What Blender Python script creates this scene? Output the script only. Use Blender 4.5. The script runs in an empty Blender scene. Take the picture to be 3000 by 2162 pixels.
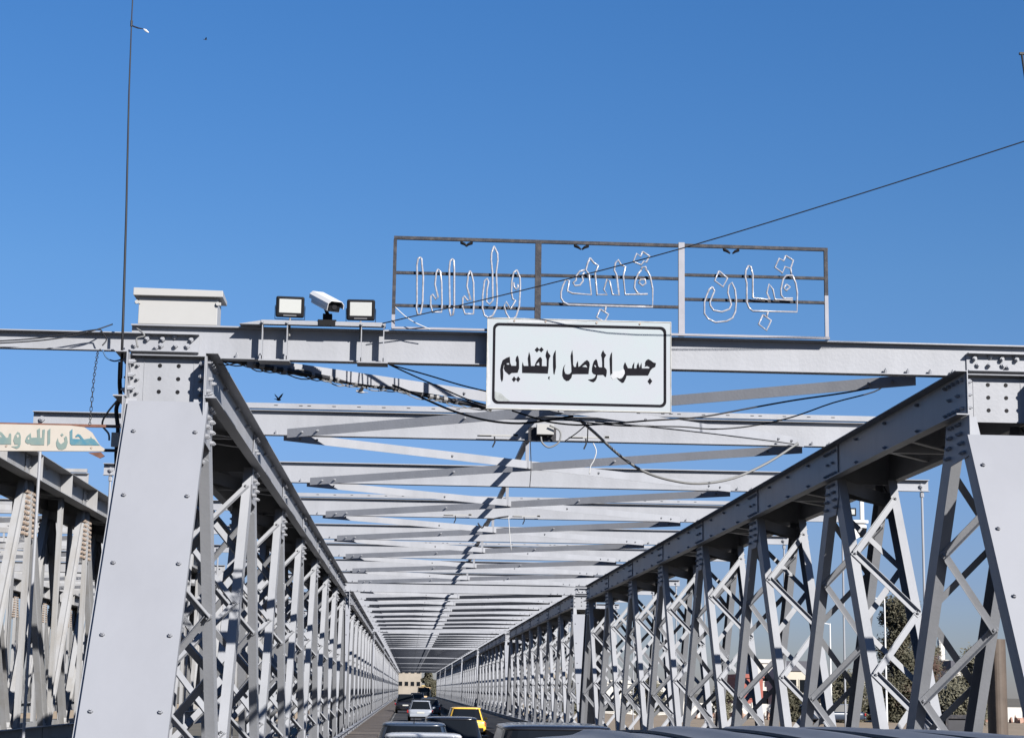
import bpy, math, random
from mathutils import Vector, Matrix
R = math.radians
SC = bpy.context.scene
COL = SC.collection

# ------------------------------------------------------------ camera
CAMZ = 2.2
cd = bpy.data.cameras.new("camera"); cam = bpy.data.objects.new("camera", cd); COL.objects.link(cam)
cd.sensor_fit = 'HORIZONTAL'; cd.sensor_width = 36.0; cd.lens = 36.0 * 5378.1 / 3000.0
cd.clip_start = 0.3; cd.clip_end = 9000
yaw, pit, rol = .053, .1731, .0142
F = Vector((math.sin(yaw)*math.cos(pit), math.cos(yaw)*math.cos(pit), math.sin(pit)))
RR = F.cross(Vector((0, 0, 1))).normalized(); UU = RR.cross(F)
R2 = RR*math.cos(rol) + UU*math.sin(rol); U2 = -RR*math.sin(rol) + UU*math.cos(rol)
m = Matrix((R2, U2, -F)).transposed().to_4x4(); m.translation = Vector((0, 0, CAMZ)); cam.matrix_world = m
SC.camera = cam

# ------------------------------------------------------------ light
SUN_EL, SUN_AZ = R(30.0), R(147.0)          # azimuth clockwise from +Y (behind the camera, to its right)
w = bpy.data.worlds.new("World"); SC.world = w; w.use_nodes = True
nt = w.node_tree; nt.nodes.clear()
sky = nt.nodes.new('ShaderNodeTexSky'); sky.sky_type = 'NISHITA'; sky.sun_disc = False
sky.sun_elevation = SUN_EL; sky.sun_rotation = SUN_AZ
sky.altitude = 200; sky.air_density = 1.0; sky.dust_density = 0.25; sky.ozone_density = 4.5
bg = nt.nodes.new('ShaderNodeBackground'); bg.inputs[1].default_value = 0.0545
out = nt.nodes.new('ShaderNodeOutputWorld')
hs = nt.nodes.new('ShaderNodeHueSaturation'); hs.inputs['Saturation'].default_value = 1.22; hs.inputs['Hue'].default_value = .505
nt.links.new(sky.outputs[0], hs.inputs['Color']); tcw = nt.nodes.new('ShaderNodeTexCoord'); sep = nt.nodes.new('ShaderNodeSeparateXYZ'); rmp = nt.nodes.new('ShaderNodeValToRGB'); mlt = nt.nodes.new('ShaderNodeMix')
mlt.data_type = 'RGBA'; mlt.blend_type = 'MULTIPLY'; mlt.inputs[0].default_value = 1.0
els = rmp.color_ramp.elements; els[0].position = 0.0; els[0].color = (.40, .395, .54, 1); els[1].position = .42; els[1].color = (1.0, 1.02, 1.04, 1)
for p_, c_ in ((.06, (.50, .485, .66, 1)), (.13, (.74, .69, .79, 1)), (.22, (.92, .86, .86, 1))):
    e_ = els.new(p_); e_.color = c_
nt.links.new(tcw.outputs['Generated'], sep.inputs[0]); nt.links.new(sep.outputs['Z'], rmp.inputs[0])     # dusty low air dims the sky towards the horizon
nt.links.new(hs.outputs[0], mlt.inputs[6]); nt.links.new(rmp.outputs[0], mlt.inputs[7]); nt.links.new(mlt.outputs[2], bg.inputs[0]); nt.links.new(bg.outputs[0], out.inputs[0])
ld = bpy.data.lights.new("sun", 'SUN'); ld.energy = 5.0; ld.angle = R(0.5); ld.color = (1.0, .965, .91)
lo = bpy.data.objects.new("sun", ld); COL.objects.link(lo)
ts = Vector((math.sin(SUN_AZ)*math.cos(SUN_EL), math.cos(SUN_AZ)*math.cos(SUN_EL), math.sin(SUN_EL)))
lo.rotation_euler = ts.to_track_quat('Z', 'Y').to_euler(); lo.location = ts*60
SC.view_settings.view_transform = 'Standard'; SC.view_settings.look = 'None'
SC.view_settings.exposure = 1.24; SC.view_settings.gamma = 1.0; SC.view_settings.use_curve_mapping = False
SC.cycles.max_bounces = 6; SC.cycles.diffuse_bounces = 1; SC.cycles.use_denoising = True

# ------------------------------------------------------------ materials
ALB = .60                     # the picture is exposed for bright paint in full sun
def mat(name, col, rough=.5, metal=0.0, var=0.0, scale=3.0, col2=None, bump=0.0, bscale=30.0, streak=False, spec=.3, coat=0.0, emit=None):
    col = tuple(c*ALB for c in col); col2 = tuple(c*ALB for c in col2) if col2 else None
    m = bpy.data.materials.new(name); m.use_nodes = True
    n = m.node_tree.nodes; l = m.node_tree.links; b = n["Principled BSDF"]
    b.inputs["Roughness"].default_value = rough; b.inputs["Metallic"].default_value = metal
    b.inputs["Specular IOR Level"].default_value = spec
    if coat: b.inputs["Coat Weight"].default_value = coat; b.inputs["Coat Roughness"].default_value = .06
    b.inputs["Base Color"].default_value = (*col, 1)
    if var or col2 or bump:
        tc = n.new('ShaderNodeTexCoord')
    if var or col2:
        nz = n.new('ShaderNodeTexNoise'); nz.inputs["Scale"].default_value = scale
        nz.inputs["Detail"].default_value = 6; nz.inputs["Roughness"].default_value = .65
        src = tc.outputs["Object"]
        if streak:
            mp = n.new('ShaderNodeMapping'); mp.inputs["Scale"].default_value = (1, 1, .22)
            l.new(src, mp.inputs[0]); src = mp.outputs[0]
        l.new(src, nz.inputs["Vector"])
        cr = n.new('ShaderNodeValToRGB'); e = cr.color_ramp.elements
        c2 = col2 if col2 else tuple(c*(1-var) for c in col)
        e[0].color = (*c2, 1); e[1].color = (*col, 1)
        e[0].position = .30 if not col2 else .32; e[1].position = .62 if not col2 else .56
        l.new(nz.outputs[0], cr.inputs[0]); l.new(cr.outputs[0], b.inputs["Base Color"])
    if bump:
        n2 = n.new('ShaderNodeTexNoise'); n2.inputs["Scale"].default_value = bscale; n2.inputs["Detail"].default_value = 4
        l.new(tc.outputs["Object"], n2.inputs["Vector"])
        bp = n.new('ShaderNodeBump'); bp.inputs["Strength"].default_value = bump; bp.inputs["Distance"].default_value = .02
        l.new(n2.outputs[0], bp.inputs["Height"]); l.new(bp.outputs[0], b.inputs["Normal"])
    if emit:
        b.inputs["Emission Color"].default_value = (*emit, 1); b.inputs["Emission Strength"].default_value = 1
    return m

PAINT = mat("grey_paint", (.358, .367, .398), .5, var=.15, scale=1.7, bump=.10, bscale=24, streak=True)
PAINT2 = mat("grey_paint_plate_sun_dimmed", (.296, .304, .333), .5, var=.07, scale=1.3, bump=.05, bscale=5, streak=True)  # darker copy of the grey, offsetting strong sun on raked plates in colour
PAINT3 = mat("grey_paint_member_sun_dimmed", (.342, .351, .379), .5, var=.15, scale=1.7, bump=.10, bscale=24, streak=True)  # slightly darker copy of the grey, toning down sunlit diagonals in the colour
DKBRACE = mat("dark_brace", (.05, .055, .07), .7, var=.3, scale=3)  # dark tone for far-span braces; the nearest span keeps its grey
DIRTY = mat("weathered_paint", (.35, .352, .365), .6, scale=2.6, col2=(.295, .285, .275), bump=.12, bscale=24, streak=True)
TAPE = mat("grey_tape", (.30, .30, .31), .6, var=.4, scale=30)
BLUEI = mat("blue_letter", (.06, .20, .28), .6, scale=9, col2=(.16, .25, .25))
RUST = mat("rusty_bolts", (.48, .38, .31), .8, var=.5, scale=20)
BLACKST = mat("weathered_black_steel", (.025, .025, .033), .7, scale=14, col2=(.075, .066, .066), bump=.2, bscale=60)
FRAMEW = mat("pale_steel", (.34, .34, .38), .5, var=.12, scale=6)
CREAM = mat("cream_enamel", (.445, .44, .43), .4, var=.04, scale=3)
BLACK = mat("black_plastic", (.010, .010, .012), .6, spec=.12)
DARK = mat("dark_rubber", (.018, .018, .022), .6)
WIREG = mat("grey_cable", (.22, .22, .22), .6)
WIREW = mat("white_cable", (.6, .6, .6), .5)
LENS = mat("pale_lens", (.55, .56, .54), .25, var=.04, scale=30)
WHITE = mat("white_plastic", (.78, .78, .78), .35)
NEONM = mat("clear_neon_tube", (.46, .46, .50), .18, var=.45, scale=22)
SIGNW = mat("sign_face", (.43, .475, .49), .25, scale=.7, col2=(.45, .445, .49))
SIGNE = mat("sign_edge", (.58, .57, .53), .5, var=.35, scale=9)
INK = mat("sign_ink", (.014, .013, .018), .85, var=.4, scale=12, spec=.08)
PEELM = mat("sign_bare_patch", (.52, .53, .55), .5, var=.12, scale=20)
STAINM = mat("sign_dirt", (.36, .38, .38), .6, var=.3, scale=25)
BOARDM = mat("cream_board", (.50, .455, .40), .6, scale=3.5, col2=(.47, .42, .36))
GREENI = mat("sea_green_letters", (.205, .26, .235), .6, scale=7, col2=(.15, .23, .23))
BROWN = mat("rusty_brown", (.20, .09, .06), .7, var=.4, scale=12)
ASPH = mat("asphalt", (.060, .058, .060), .85, var=.35, scale=.8, bump=.3, bscale=60)
KERBD = mat("sooty_concrete", (.045, .045, .048), .9, var=.4, scale=1.5, bump=.3)
WALK = mat("tan_footway", (.16, .135, .12), .9, var=.3, scale=1.3, bump=.3)
PAINTLINE = mat("road_line", (.45, .45, .43), .8, var=.4, scale=3)
EARTH = mat("dry_earth", (.30, .235, .17), .95, scale=.06, col2=(.25, .20, .14), bump=.4, bscale=2)
EARTH_DIM = mat("earth_bounce_dimmed", (.15, .13, .10), .95, scale=.05, col2=(.10, .095, .07), bump=.4, bscale=2)  # earth tone darkened in the colour to cut ground bounce light
WATER = mat("river_water", (.05, .09, .09), .08)
LEAF = mat("leaf_dark", (.075, .072, .046), .7, scale=1.2, col2=(.125, .11, .075))
LEAF2 = mat("leaf_olive", (.15, .14, .095), .7, scale=1.5, col2=(.09, .085, .06))
TWIG = mat("bare_twigs", (.15, .09, .07), .85)
BARK = mat("bark", (.12, .09, .07), .9, var=.3, scale=6, bump=.4)
GLASS = mat("tinted_glass", (.010, .012, .015), .12, spec=.22)
TYRE = mat("tyre", (.02, .02, .02), .85)
RIM = mat("rim", (.35, .35, .36), .35, metal=.7)
REDL = mat("tail_light_red", (.35, .02, .02), .25)
CHROME = mat("bright_trim", (.6, .6, .6), .2, metal=.8)
PLATE = mat("number_plate", (.55, .55, .52), .5)
def paint(name, c, rough=.3): return mat(name, c, rough, coat=.5, spec=.5)

# ------------------------------------------------------------ mesh builder
class MB:
    def __init__(s): s.v = []; s.f = []; s.mi = []
    def box8(s, p, mi=0):
        b = len(s.v); s.v += [tuple(q) for q in p]
        for q in ((0,3,2,1),(4,5,6,7),(0,1,5,4),(1,2,6,5),(2,3,7,6),(3,0,4,7)):
            s.f.append(tuple(b+i for i in q)); s.mi.append(mi)
    def box(s, x0, x1, y0, y1, z0, z1, mi=0):
        s.box8([(x0,y0,z0),(x1,y0,z0),(x1,y1,z0),(x0,y1,z0),(x0,y0,z1),(x1,y0,z1),(x1,y1,z1),(x0,y1,z1)], mi)
    def obox(s, c, ax, ay, az, hx, hy, hz, mi=0):       # oriented box: centre, unit axes, half sizes
        c = Vector(c); X = Vector(ax)*hx; Y = Vector(ay)*hy; Z = Vector(az)*hz
        s.box8([c-X-Y-Z, c+X-Y-Z, c+X+Y-Z, c-X+Y-Z, c-X-Y+Z, c+X-Y+Z, c+X+Y+Z, c-X+Y+Z], mi)
    def bar(s, p0, p1, w, h, up=(0,0,1), mi=0):         # bar from p0 to p1, w across, h along up
        p0 = Vector(p0); p1 = Vector(p1); d = (p1-p0); L = d.length; d.normalize()
        side = d.cross(Vector(up)).normalized(); u = side.cross(d)
        s.obox((p0+p1)/2, side, d, u, w/2, L/2, h/2, mi)
    def cyl(s, p0, p1, r0, r1=None, n=6, mi=0, cap=True):
        if r1 is None: r1 = r0
        p0 = Vector(p0); p1 = Vector(p1); d = (p1-p0).normalized()
        a = d.orthogonal().normalized(); bb = d.cross(a); b = len(s.v)
        for p, r in ((p0, r0), (p1, r1)):
            for i in range(n):
                t = 2*math.pi*i/n; s.v.append(tuple(p + a*(r*math.cos(t)) + bb*(r*math.sin(t))))
        for i in range(n):
            j = (i+1) % n; s.f.append((b+i, b+j, b+n+j, b+n+i)); s.mi.append(mi)
        if cap:
            s.f.append(tuple(b+n-1-i for i in range(n))); s.mi.append(mi)
            s.f.append(tuple(b+n+i for i in range(n))); s.mi.append(mi)
    def tube(s, pts, r, n=6, mi=0):
        pts = [Vector(p) for p in pts]; b = len(s.v); N = len(pts); prev = None
        for k, p in enumerate(pts):
            d = (pts[min(k+1, N-1)] - pts[max(k-1, 0)]).normalized()
            a = (prev - d*prev.dot(d)) if prev is not None else d.orthogonal()
            if a.length < 1e-6: a = d.orthogonal()
            a.normalize(); prev = a; bb = d.cross(a)
            rr = r[k] if isinstance(r, (list, tuple)) else r
            for i in range(n):
                t = 2*math.pi*i/n; s.v.append(tuple(p + a*(rr*math.cos(t)) + bb*(rr*math.sin(t))))
        for k in range(N-1):
            for i in range(n):
                j = (i+1) % n; s.f.append((b+k*n+i, b+k*n+j, b+(k+1)*n+j, b+(k+1)*n+i)); s.mi.append(mi)
        s.f.append(tuple(b+n-1-i for i in range(n))); s.mi.append(mi)
        s.f.append(tuple(b+(N-1)*n+i for i in range(n))); s.mi.append(mi)
    def prism(s, poly, y0, y1, mi=0):                    # polygon in x,z swept along y
        b = len(s.v); n = len(poly)
        for y in (y0, y1): s.v += [(p[0], y, p[1]) for p in poly]
        s.f.append(tuple(b+i for i in range(n))); s.mi.append(mi)
        s.f.append(tuple(b+2*n-1-i for i in range(n))); s.mi.append(mi)
        for i in range(n):
            j = (i+1) % n; s.f.append((b+j, b+i, b+n+i, b+n+j)); s.mi.append(mi)
    def build(s, name, mats, parent=None, smooth=False, bevel=0):
        me = bpy.data.meshes.new(name); me.from_pydata(s.v, [], s.f)
        mats = mats if isinstance(mats, (list, tuple)) else [mats]
        for q in mats: me.materials.append(q)
        if len(mats) > 1: me.polygons.foreach_set("material_index", s.mi)
        import bmesh
        bm = bmesh.new(); bm.from_mesh(me); bmesh.ops.recalc_face_normals(bm, faces=bm.faces); bm.to_mesh(me); bm.free()
        if smooth: me.polygons.foreach_set("use_smooth", [True]*len(me.polygons))
        me.update(); o = bpy.data.objects.new(name, me); COL.objects.link(o)
        if parent is not None: o.parent = parent
        if bevel:
            bv = o.modifiers.new("bevel", 'BEVEL'); bv.width = bevel; bv.segments = 2; bv.limit_method = 'ANGLE'
        return o
def thing(name, label, cat, loc=(0,0,0), group=None, rz=0):
    o = bpy.data.objects.new(name, None); COL.objects.link(o); o.location = loc; o.rotation_euler = (0, 0, rz)
    o.empty_display_size = .3; return tag(o, label, cat, group)
def tag(o, label, cat, group=None, kind=None):
    o["label"] = label; o["category"] = cat
    if group: o["group"] = group
    if kind: o["kind"] = kind
    return o
def struct(o): o["kind"] = "structure"; return o
def copy_tree(o, parent=None):
    c = o.copy(); COL.objects.link(c)
    if parent is not None: c.parent = parent
    for ch in o.children: copy_tree(ch, c)
    return c
def smoothpath(pts, k=4):
    P = [Vector(p) for p in pts]; out = []
    for i in range(len(P)-1):
        a = P[max(i-1, 0)]; b = P[i]; c = P[i+1]; d = P[min(i+2, len(P)-1)]
        for j in range(k):
            t = j/k
            out.append(.5*((2*b) + (c-a)*t + (2*a-5*b+4*c-d)*t*t + (3*b-a-3*c+d)*t*t*t))
    out.append(P[-1]); return out

# ------------------------------------------------------------ ground
g = MB(); g.box(-2500, 2500, -300, 6000, -14.6, -14.5)
struct(g.build("river", WATER))
def sheet(name, x0, x1, y0, y1, z, m, nx=60, ny=60, amp=.25, seed=1):
    rnd = random.Random(seed); s = MB(); h = {}
    for i in range(nx+1):
        for j in range(ny+1):
            u = i/nx; v = j/ny
            s.v.append((x0+(x1-x0)*u, y0+(y1-y0)*v, z + rnd.uniform(-amp, amp)))
    for i in range(nx):
        for j in range(ny):
            a = i*(ny+1)+j; s.f.append((a, a+ny+1, a+ny+2, a+1)); s.mi.append(0)
    return struct(s.build(name, m, smooth=True))
sheet("ground", -3000, 3000, -200, 205, -1.6, EARTH_DIM, 60, 30, .2)
sheet("far_bank", -3000, 3000, 440, 7000, -2.0, EARTH_DIM, 40, 40, .2, 3)
e = MB()
for (a, b, za, zb) in ((205, 240, -1.6, -14.6), (405, 440, -14.6, -2.0)):
    i = len(e.v); e.v += [(-3000, a, za), (3000, a, za), (3000, b, zb), (-3000, b, zb)]; e.f.append((i, i+1, i+2, i+3)); e.mi.append(0)
struct(e.build("river_bank", EARTH))

XC = 2.245; Y0 = 23.74; PN = 7.25; NN = 8; SPAN = 57.95
YEND = Y0 + SPAN*8 - 3.6
d = MB(); d.box(-60, 60, -60, 10, -1.9, -.03)
struct(d.build("bounce_cut_approach", ASPH))  # dark slab around the viewpoint, added to cut bounce light on the steel
d = MB(); d.box(XC-6.3, XC+6.3, 10, YEND, -.9, -.012)
struct(d.build("bridge_deck", KERBD))
d = MB(); d.box(-1.32, 3.5, -30, YEND+160, -.012, 0.0)
struct(d.build("road", ASPH))
d = MB(); d.box(-2.9, -1.32, -30, YEND, -.012, .16); d.box(-2.9, -1.32, YEND+.5, YEND+100, -.4, .10)
struct(d.build("footway", WALK))
d = MB(); d.box(3.5, 3.95, 6, YEND, -.012, .46); d.box(3.952, 6.9, 6, YEND, -.012, .22)
struct(d.build("kerb", KERBD))
d = MB()
y = 12
while y < YEND: d.box(-1.18, -1.10, y, y+3, .001, .005); y += 6
struct(d.build("road_marking", PAINTLINE))
NEON=[[[0.023,7.784],[-0.006,7.766],[-0.02,7.68],[-0.009,7.189],[-0.015,7.104],[0.003,7.02],[0.04,7.021],[0.055,7.106],[0.065,7.19],[0.066,7.529],[0.046,7.682],[0.04,7.759],[0.023,7.784]],[[0.255,7.628],[0.235,7.585],[0.222,7.423],[0.267,7.255],[0.234,7.229],[0.195,7.291],[0.171,7.269],[0.17,7.151],[0.196,7.054],[0.316,7.057],[0.319,7.146],[0.308,7.451],[0.288,7.603],[0.255,7.628]],[[0.443,7.774],[0.414,7.743],[0.404,7.624],[0.422,7.157],[0.41,7.115],[0.437,7.01],[0.466,7.023],[0.48,7.142],[0.471,7.625],[0.464,7.753],[0.443,7.774]],[[0.678,7.618],[0.655,7.562],[0.641,7.409],[0.694,7.228],[0.652,7.223],[0.61,7.281],[0.59,7.255],[0.588,7.136],[0.623,7.04],[0.734,7.043],[0.736,7.182],[0.727,7.462],[0.696,7.589],[0.678,7.618]],[[0.989,7.96],[0.957,7.869],[0.955,7.766],[0.974,7.605],[0.984,7.231],[0.943,7.175],[0.901,7.212],[0.907,7.382],[0.926,7.476],[0.905,7.522],[0.872,7.491],[0.85,7.295],[0.849,7.126],[0.88,7.025],[0.93,6.997],[0.987,7.028],[1.035,7.131],[1.042,7.275],[1.024,7.606],[1.042,7.769],[1.037,7.862],[0.989,7.96]],[[1.294,7.647],[1.253,7.612],[1.23,7.492],[1.227,7.348],[1.245,7.255],[1.283,7.239],[1.222,7.119],[1.159,7.219],[1.135,7.159],[1.161,7.066],[1.208,6.991],[1.253,6.984],[1.294,7.027],[1.334,7.164],[1.343,7.436],[1.337,7.546],[1.294,7.647]],[[1.255,7.476],[1.26,7.425],[1.289,7.383],[1.314,7.418],[1.309,7.452]],[[2.262,7.836],[2.233,7.775],[2.205,7.672],[2.247,7.622],[2.282,7.341],[2.031,7.352],[1.964,7.384],[1.988,7.521],[1.946,7.537],[1.905,7.45],[1.881,7.365],[1.882,7.288],[1.916,7.23],[1.983,7.197],[2.5,7.194],[3.094,7.196],[3.094,7.439],[3.06,7.609],[3.026,7.677],[2.993,7.701]],[[2.188,7.671],[2.129,7.653],[2.08,7.591],[2.08,7.532],[2.039,7.497],[2.064,7.455],[2.131,7.465],[2.172,7.526],[2.155,7.593],[2.188,7.637]],[[2.262,7.836],[2.313,7.769],[2.372,7.736],[2.33,7.632],[2.357,7.343],[2.491,7.347],[2.445,7.413],[2.49,7.555],[2.524,7.526],[2.562,7.348],[2.65,7.342],[2.615,7.614],[2.582,7.682],[2.598,7.776],[2.636,7.82],[2.674,7.753],[2.732,7.729],[2.703,7.6],[2.729,7.353],[3.027,7.369]],[[2.942,7.691],[2.901,7.639],[2.859,7.535],[2.851,7.45],[2.884,7.391],[2.926,7.358]],[[2.959,7.941],[3.051,7.883],[3.009,7.796],[2.976,7.812],[2.942,7.76],[2.833,7.8],[2.883,7.913],[2.934,7.871],[2.959,7.941]],[[2.942,7.691],[2.951,7.726],[3.001,7.736],[3.01,7.693]],[[2.909,7.52],[2.96,7.478],[3.001,7.513],[2.993,7.564],[2.934,7.563],[2.909,7.52]],[[2.4,7.149],[2.509,7.084],[2.46,6.981],[2.351,7.037],[2.4,7.149]],[[2.475,7.185],[2.459,7.108]],[[3.887,7.487],[3.845,7.452],[3.803,7.348],[3.781,7.279],[3.781,7.126],[3.827,7.059],[3.927,7.011],[4.078,7.031],[4.154,7.076],[4.193,7.162],[4.206,7.307],[4.191,7.461],[4.149,7.554],[4.107,7.51],[4.093,7.416],[4.139,7.254],[4.113,7.194],[4.012,7.153],[3.903,7.172],[3.861,7.23],[3.853,7.281],[3.887,7.367],[3.917,7.437],[3.887,7.487]],[[3.977,7.704],[4.09,7.612],[4.031,7.491],[3.917,7.574],[3.977,7.704]],[[4.371,7.787],[4.336,7.722],[4.327,7.636],[4.347,7.551],[4.345,7.294],[4.374,7.218],[4.424,7.176],[5.015,7.179],[5.022,7.44],[5.003,7.568],[4.962,7.67],[4.877,7.668],[4.834,7.615],[4.803,7.477],[4.806,7.4],[4.84,7.358],[4.958,7.361]],[[4.371,7.787],[4.404,7.775],[4.429,7.673],[4.426,7.356],[4.62,7.335],[4.654,7.336],[4.612,7.429],[4.647,7.546],[4.697,7.474],[4.721,7.338],[4.958,7.335]],[[4.872,7.939],[4.973,7.877],[4.938,7.764],[4.862,7.788],[4.827,7.701],[4.726,7.775],[4.787,7.898],[4.845,7.865],[4.872,7.939]],[[4.938,7.764],[4.945,7.687]],[[4.876,7.547],[4.926,7.514],[4.875,7.462],[4.841,7.495],[4.876,7.547]],[[4.559,7.129],[4.668,7.055],[4.607,6.917],[4.499,7.0],[4.559,7.129]],[[4.627,7.173],[4.609,7.096]]]
GLYPHS=[[[1.216,6.476],[1.172,6.46],[1.125,6.429],[1.105,6.368],[1.095,6.303],[1.102,6.184],[1.118,6.142],[1.132,6.172],[1.135,6.244],[1.13,6.303],[1.141,6.363],[1.15,6.369],[1.141,6.322],[1.157,6.286],[1.213,6.237],[1.245,6.264],[1.322,6.269],[1.34,6.326],[1.337,6.428],[1.328,6.475],[1.316,6.496],[1.301,6.475],[1.293,6.433],[1.305,6.403],[1.303,6.358],[1.238,6.357],[1.223,6.395]],[[1.275,6.219],[1.304,6.182],[1.276,6.145],[1.248,6.181]],[[1.329,6.22],[1.358,6.184],[1.33,6.146],[1.302,6.182]],[[1.379,6.363],[1.385,6.411],[1.397,6.369],[1.403,6.359],[1.462,6.36],[1.452,6.46],[1.468,6.545],[1.484,6.491],[1.494,6.361],[1.544,6.362],[1.553,6.397],[1.573,6.439],[1.602,6.476],[1.62,6.482],[1.638,6.453],[1.636,6.363],[1.701,6.362],[1.7,6.454],[1.684,6.502],[1.693,6.55],[1.705,6.581],[1.716,6.545],[1.749,6.5],[1.732,6.467],[1.726,6.437],[1.724,6.353],[1.716,6.267],[1.381,6.268]],[[1.571,6.613],[1.602,6.579],[1.572,6.543],[1.541,6.577]],[[1.627,6.614],[1.658,6.58],[1.628,6.545],[1.597,6.579]],[[1.815,6.58],[1.818,6.439],[1.821,6.35],[1.802,6.254],[1.79,6.271],[1.783,6.361],[1.782,6.498],[1.793,6.54]],[[1.729,6.228],[1.743,6.222],[1.735,6.204],[1.738,6.186],[1.726,6.198],[1.72,6.213]],[[2.032,6.585],[2.012,6.51],[2.016,6.444],[2.022,6.384],[2.026,6.301],[2.005,6.27],[1.976,6.261],[1.946,6.269],[1.931,6.304],[1.928,6.352],[1.945,6.397],[1.922,6.364],[1.908,6.31],[1.905,6.244],[1.923,6.203],[1.959,6.174],[1.994,6.181],[2.024,6.217],[2.035,6.265],[2.088,6.269],[2.248,6.273],[2.253,6.33],[2.263,6.396],[2.255,6.432],[2.226,6.458],[2.193,6.436],[2.135,6.375],[2.114,6.363],[2.107,6.443],[2.09,6.41],[2.084,6.362],[2.058,6.361],[2.045,6.391],[2.042,6.504]],[[2.341,6.471],[2.317,6.446],[2.303,6.403],[2.294,6.355],[2.292,6.307],[2.309,6.279],[2.347,6.265],[2.328,6.227],[2.295,6.207],[2.241,6.198],[2.281,6.175],[2.314,6.167],[2.338,6.184],[2.356,6.218],[2.363,6.263],[2.441,6.267],[2.47,6.237],[2.478,6.244],[2.486,6.292],[2.486,6.331],[2.469,6.354],[2.453,6.366],[2.452,6.454],[2.452,6.483],[2.464,6.507],[2.478,6.527],[2.459,6.55],[2.444,6.574],[2.438,6.593],[2.421,6.564],[2.411,6.53],[2.421,6.492],[2.426,6.43],[2.427,6.365],[2.389,6.364],[2.374,6.381],[2.365,6.428],[2.355,6.462]],[[2.553,6.572],[2.556,6.457],[2.557,6.289],[2.534,6.262],[2.528,6.36],[2.523,6.48],[2.535,6.538]],[[2.725,6.442],[2.706,6.393],[2.706,6.365],[2.72,6.327],[2.723,6.293],[2.706,6.255],[2.683,6.225],[2.654,6.217],[2.619,6.229],[2.65,6.196],[2.688,6.166],[2.711,6.173],[2.735,6.222],[2.747,6.265],[3.029,6.272],[3.043,6.301],[3.057,6.335],[3.086,6.369],[3.123,6.389],[3.132,6.437],[3.095,6.446],[3.066,6.469],[3.028,6.488],[3.0,6.467],[2.988,6.438],[2.991,6.41],[2.983,6.386],[3.019,6.398],[3.05,6.382],[3.043,6.365],[2.946,6.363],[2.941,6.437],[2.926,6.399],[2.919,6.362],[2.9,6.441],[2.881,6.402],[2.877,6.361],[2.844,6.361],[2.847,6.445],[2.824,6.401],[2.817,6.36],[2.763,6.361],[2.749,6.39]],[[3.052,6.24],[3.083,6.196],[3.053,6.152],[3.022,6.195]]]
COUNTERS=[[[1.562,6.382],[1.597,6.413],[1.603,6.368],[1.574,6.371]],[[2.164,6.367],[2.194,6.388],[2.211,6.392],[2.229,6.359]],[[1.176,6.387],[1.208,6.39],[1.208,6.371],[1.179,6.373]],[[2.318,6.386],[2.332,6.392],[2.344,6.375],[2.341,6.358]]]
PEEL=[[2.541,6.241],[2.555,6.27],[2.564,6.309],[2.592,6.319],[2.659,6.32],[2.701,6.35],[2.723,6.327],[2.725,6.293],[2.692,6.245],[2.65,6.222],[2.617,6.233],[2.593,6.221],[2.565,6.208]]
STAIN=[[1.03,6.016],[1.113,5.989],[1.16,5.942],[1.226,5.896],[1.196,5.881],[1.079,5.879],[1.034,5.91],[1.029,5.963]]
BGLYPHS=[[[-5.299,5.344],[-5.261,5.344],[-5.236,5.335],[-5.209,5.304],[-5.176,5.267],[-5.151,5.273],[-5.144,5.318],[-5.129,5.328],[-5.117,5.312],[-5.111,5.185],[-5.289,5.181]],[[-5.04,5.349],[-5.011,5.334],[-4.996,5.29],[-4.993,5.188],[-5.006,5.149],[-5.036,5.13],[-5.107,5.157],[-5.063,5.161],[-5.026,5.168],[-5.024,5.187],[-5.065,5.186],[-5.088,5.237],[-5.072,5.301]],[[-4.874,5.337],[-4.886,5.324],[-4.921,5.291],[-4.94,5.24],[-4.932,5.215],[-4.903,5.196],[-4.879,5.2],[-4.859,5.184],[-4.697,5.185],[-4.699,5.385],[-4.73,5.378],[-4.727,5.276],[-4.752,5.276],[-4.762,5.4],[-4.798,5.377],[-4.787,5.281],[-4.864,5.273]],[[-4.631,5.399],[-4.664,5.37],[-4.656,5.176],[-4.623,5.208]],[[-4.53,5.28],[-4.549,5.223],[-4.54,5.172],[-4.513,5.134],[-4.463,5.129],[-4.42,5.155],[-4.402,5.226],[-4.415,5.289],[-4.429,5.308],[-4.452,5.282],[-4.441,5.238],[-4.485,5.199],[-4.518,5.23]],[[-4.481,5.342],[-4.46,5.32],[-4.478,5.298],[-4.5,5.319]],[[-4.353,5.399],[-4.385,5.367],[-4.374,5.214],[-4.354,5.192],[-3.997,5.196],[-4.07,5.271],[-4.102,5.283],[-4.113,5.309],[-4.121,5.283],[-4.201,5.268],[-4.248,5.325],[-4.28,5.337],[-4.31,5.311],[-4.306,5.292],[-4.272,5.305],[-4.233,5.271],[-4.346,5.272]]]
BCOUNTERS=[[[-5.053,5.307],[-5.025,5.311],[-5.018,5.283],[-5.039,5.27]],[[-4.908,5.272],[-4.89,5.282],[-4.888,5.254],[-4.903,5.25]],[[-5.259,5.303],[-5.229,5.272],[-5.257,5.278]]]
BOARD=[[-6.137,5.424],[-5.267,5.443],[-4.392,5.443],[-4.204,5.425],[-4.106,5.36],[-3.997,5.196],[-3.933,5.153],[-3.95,5.121],[-5.246,5.1],[-6.114,5.081]]
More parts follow.
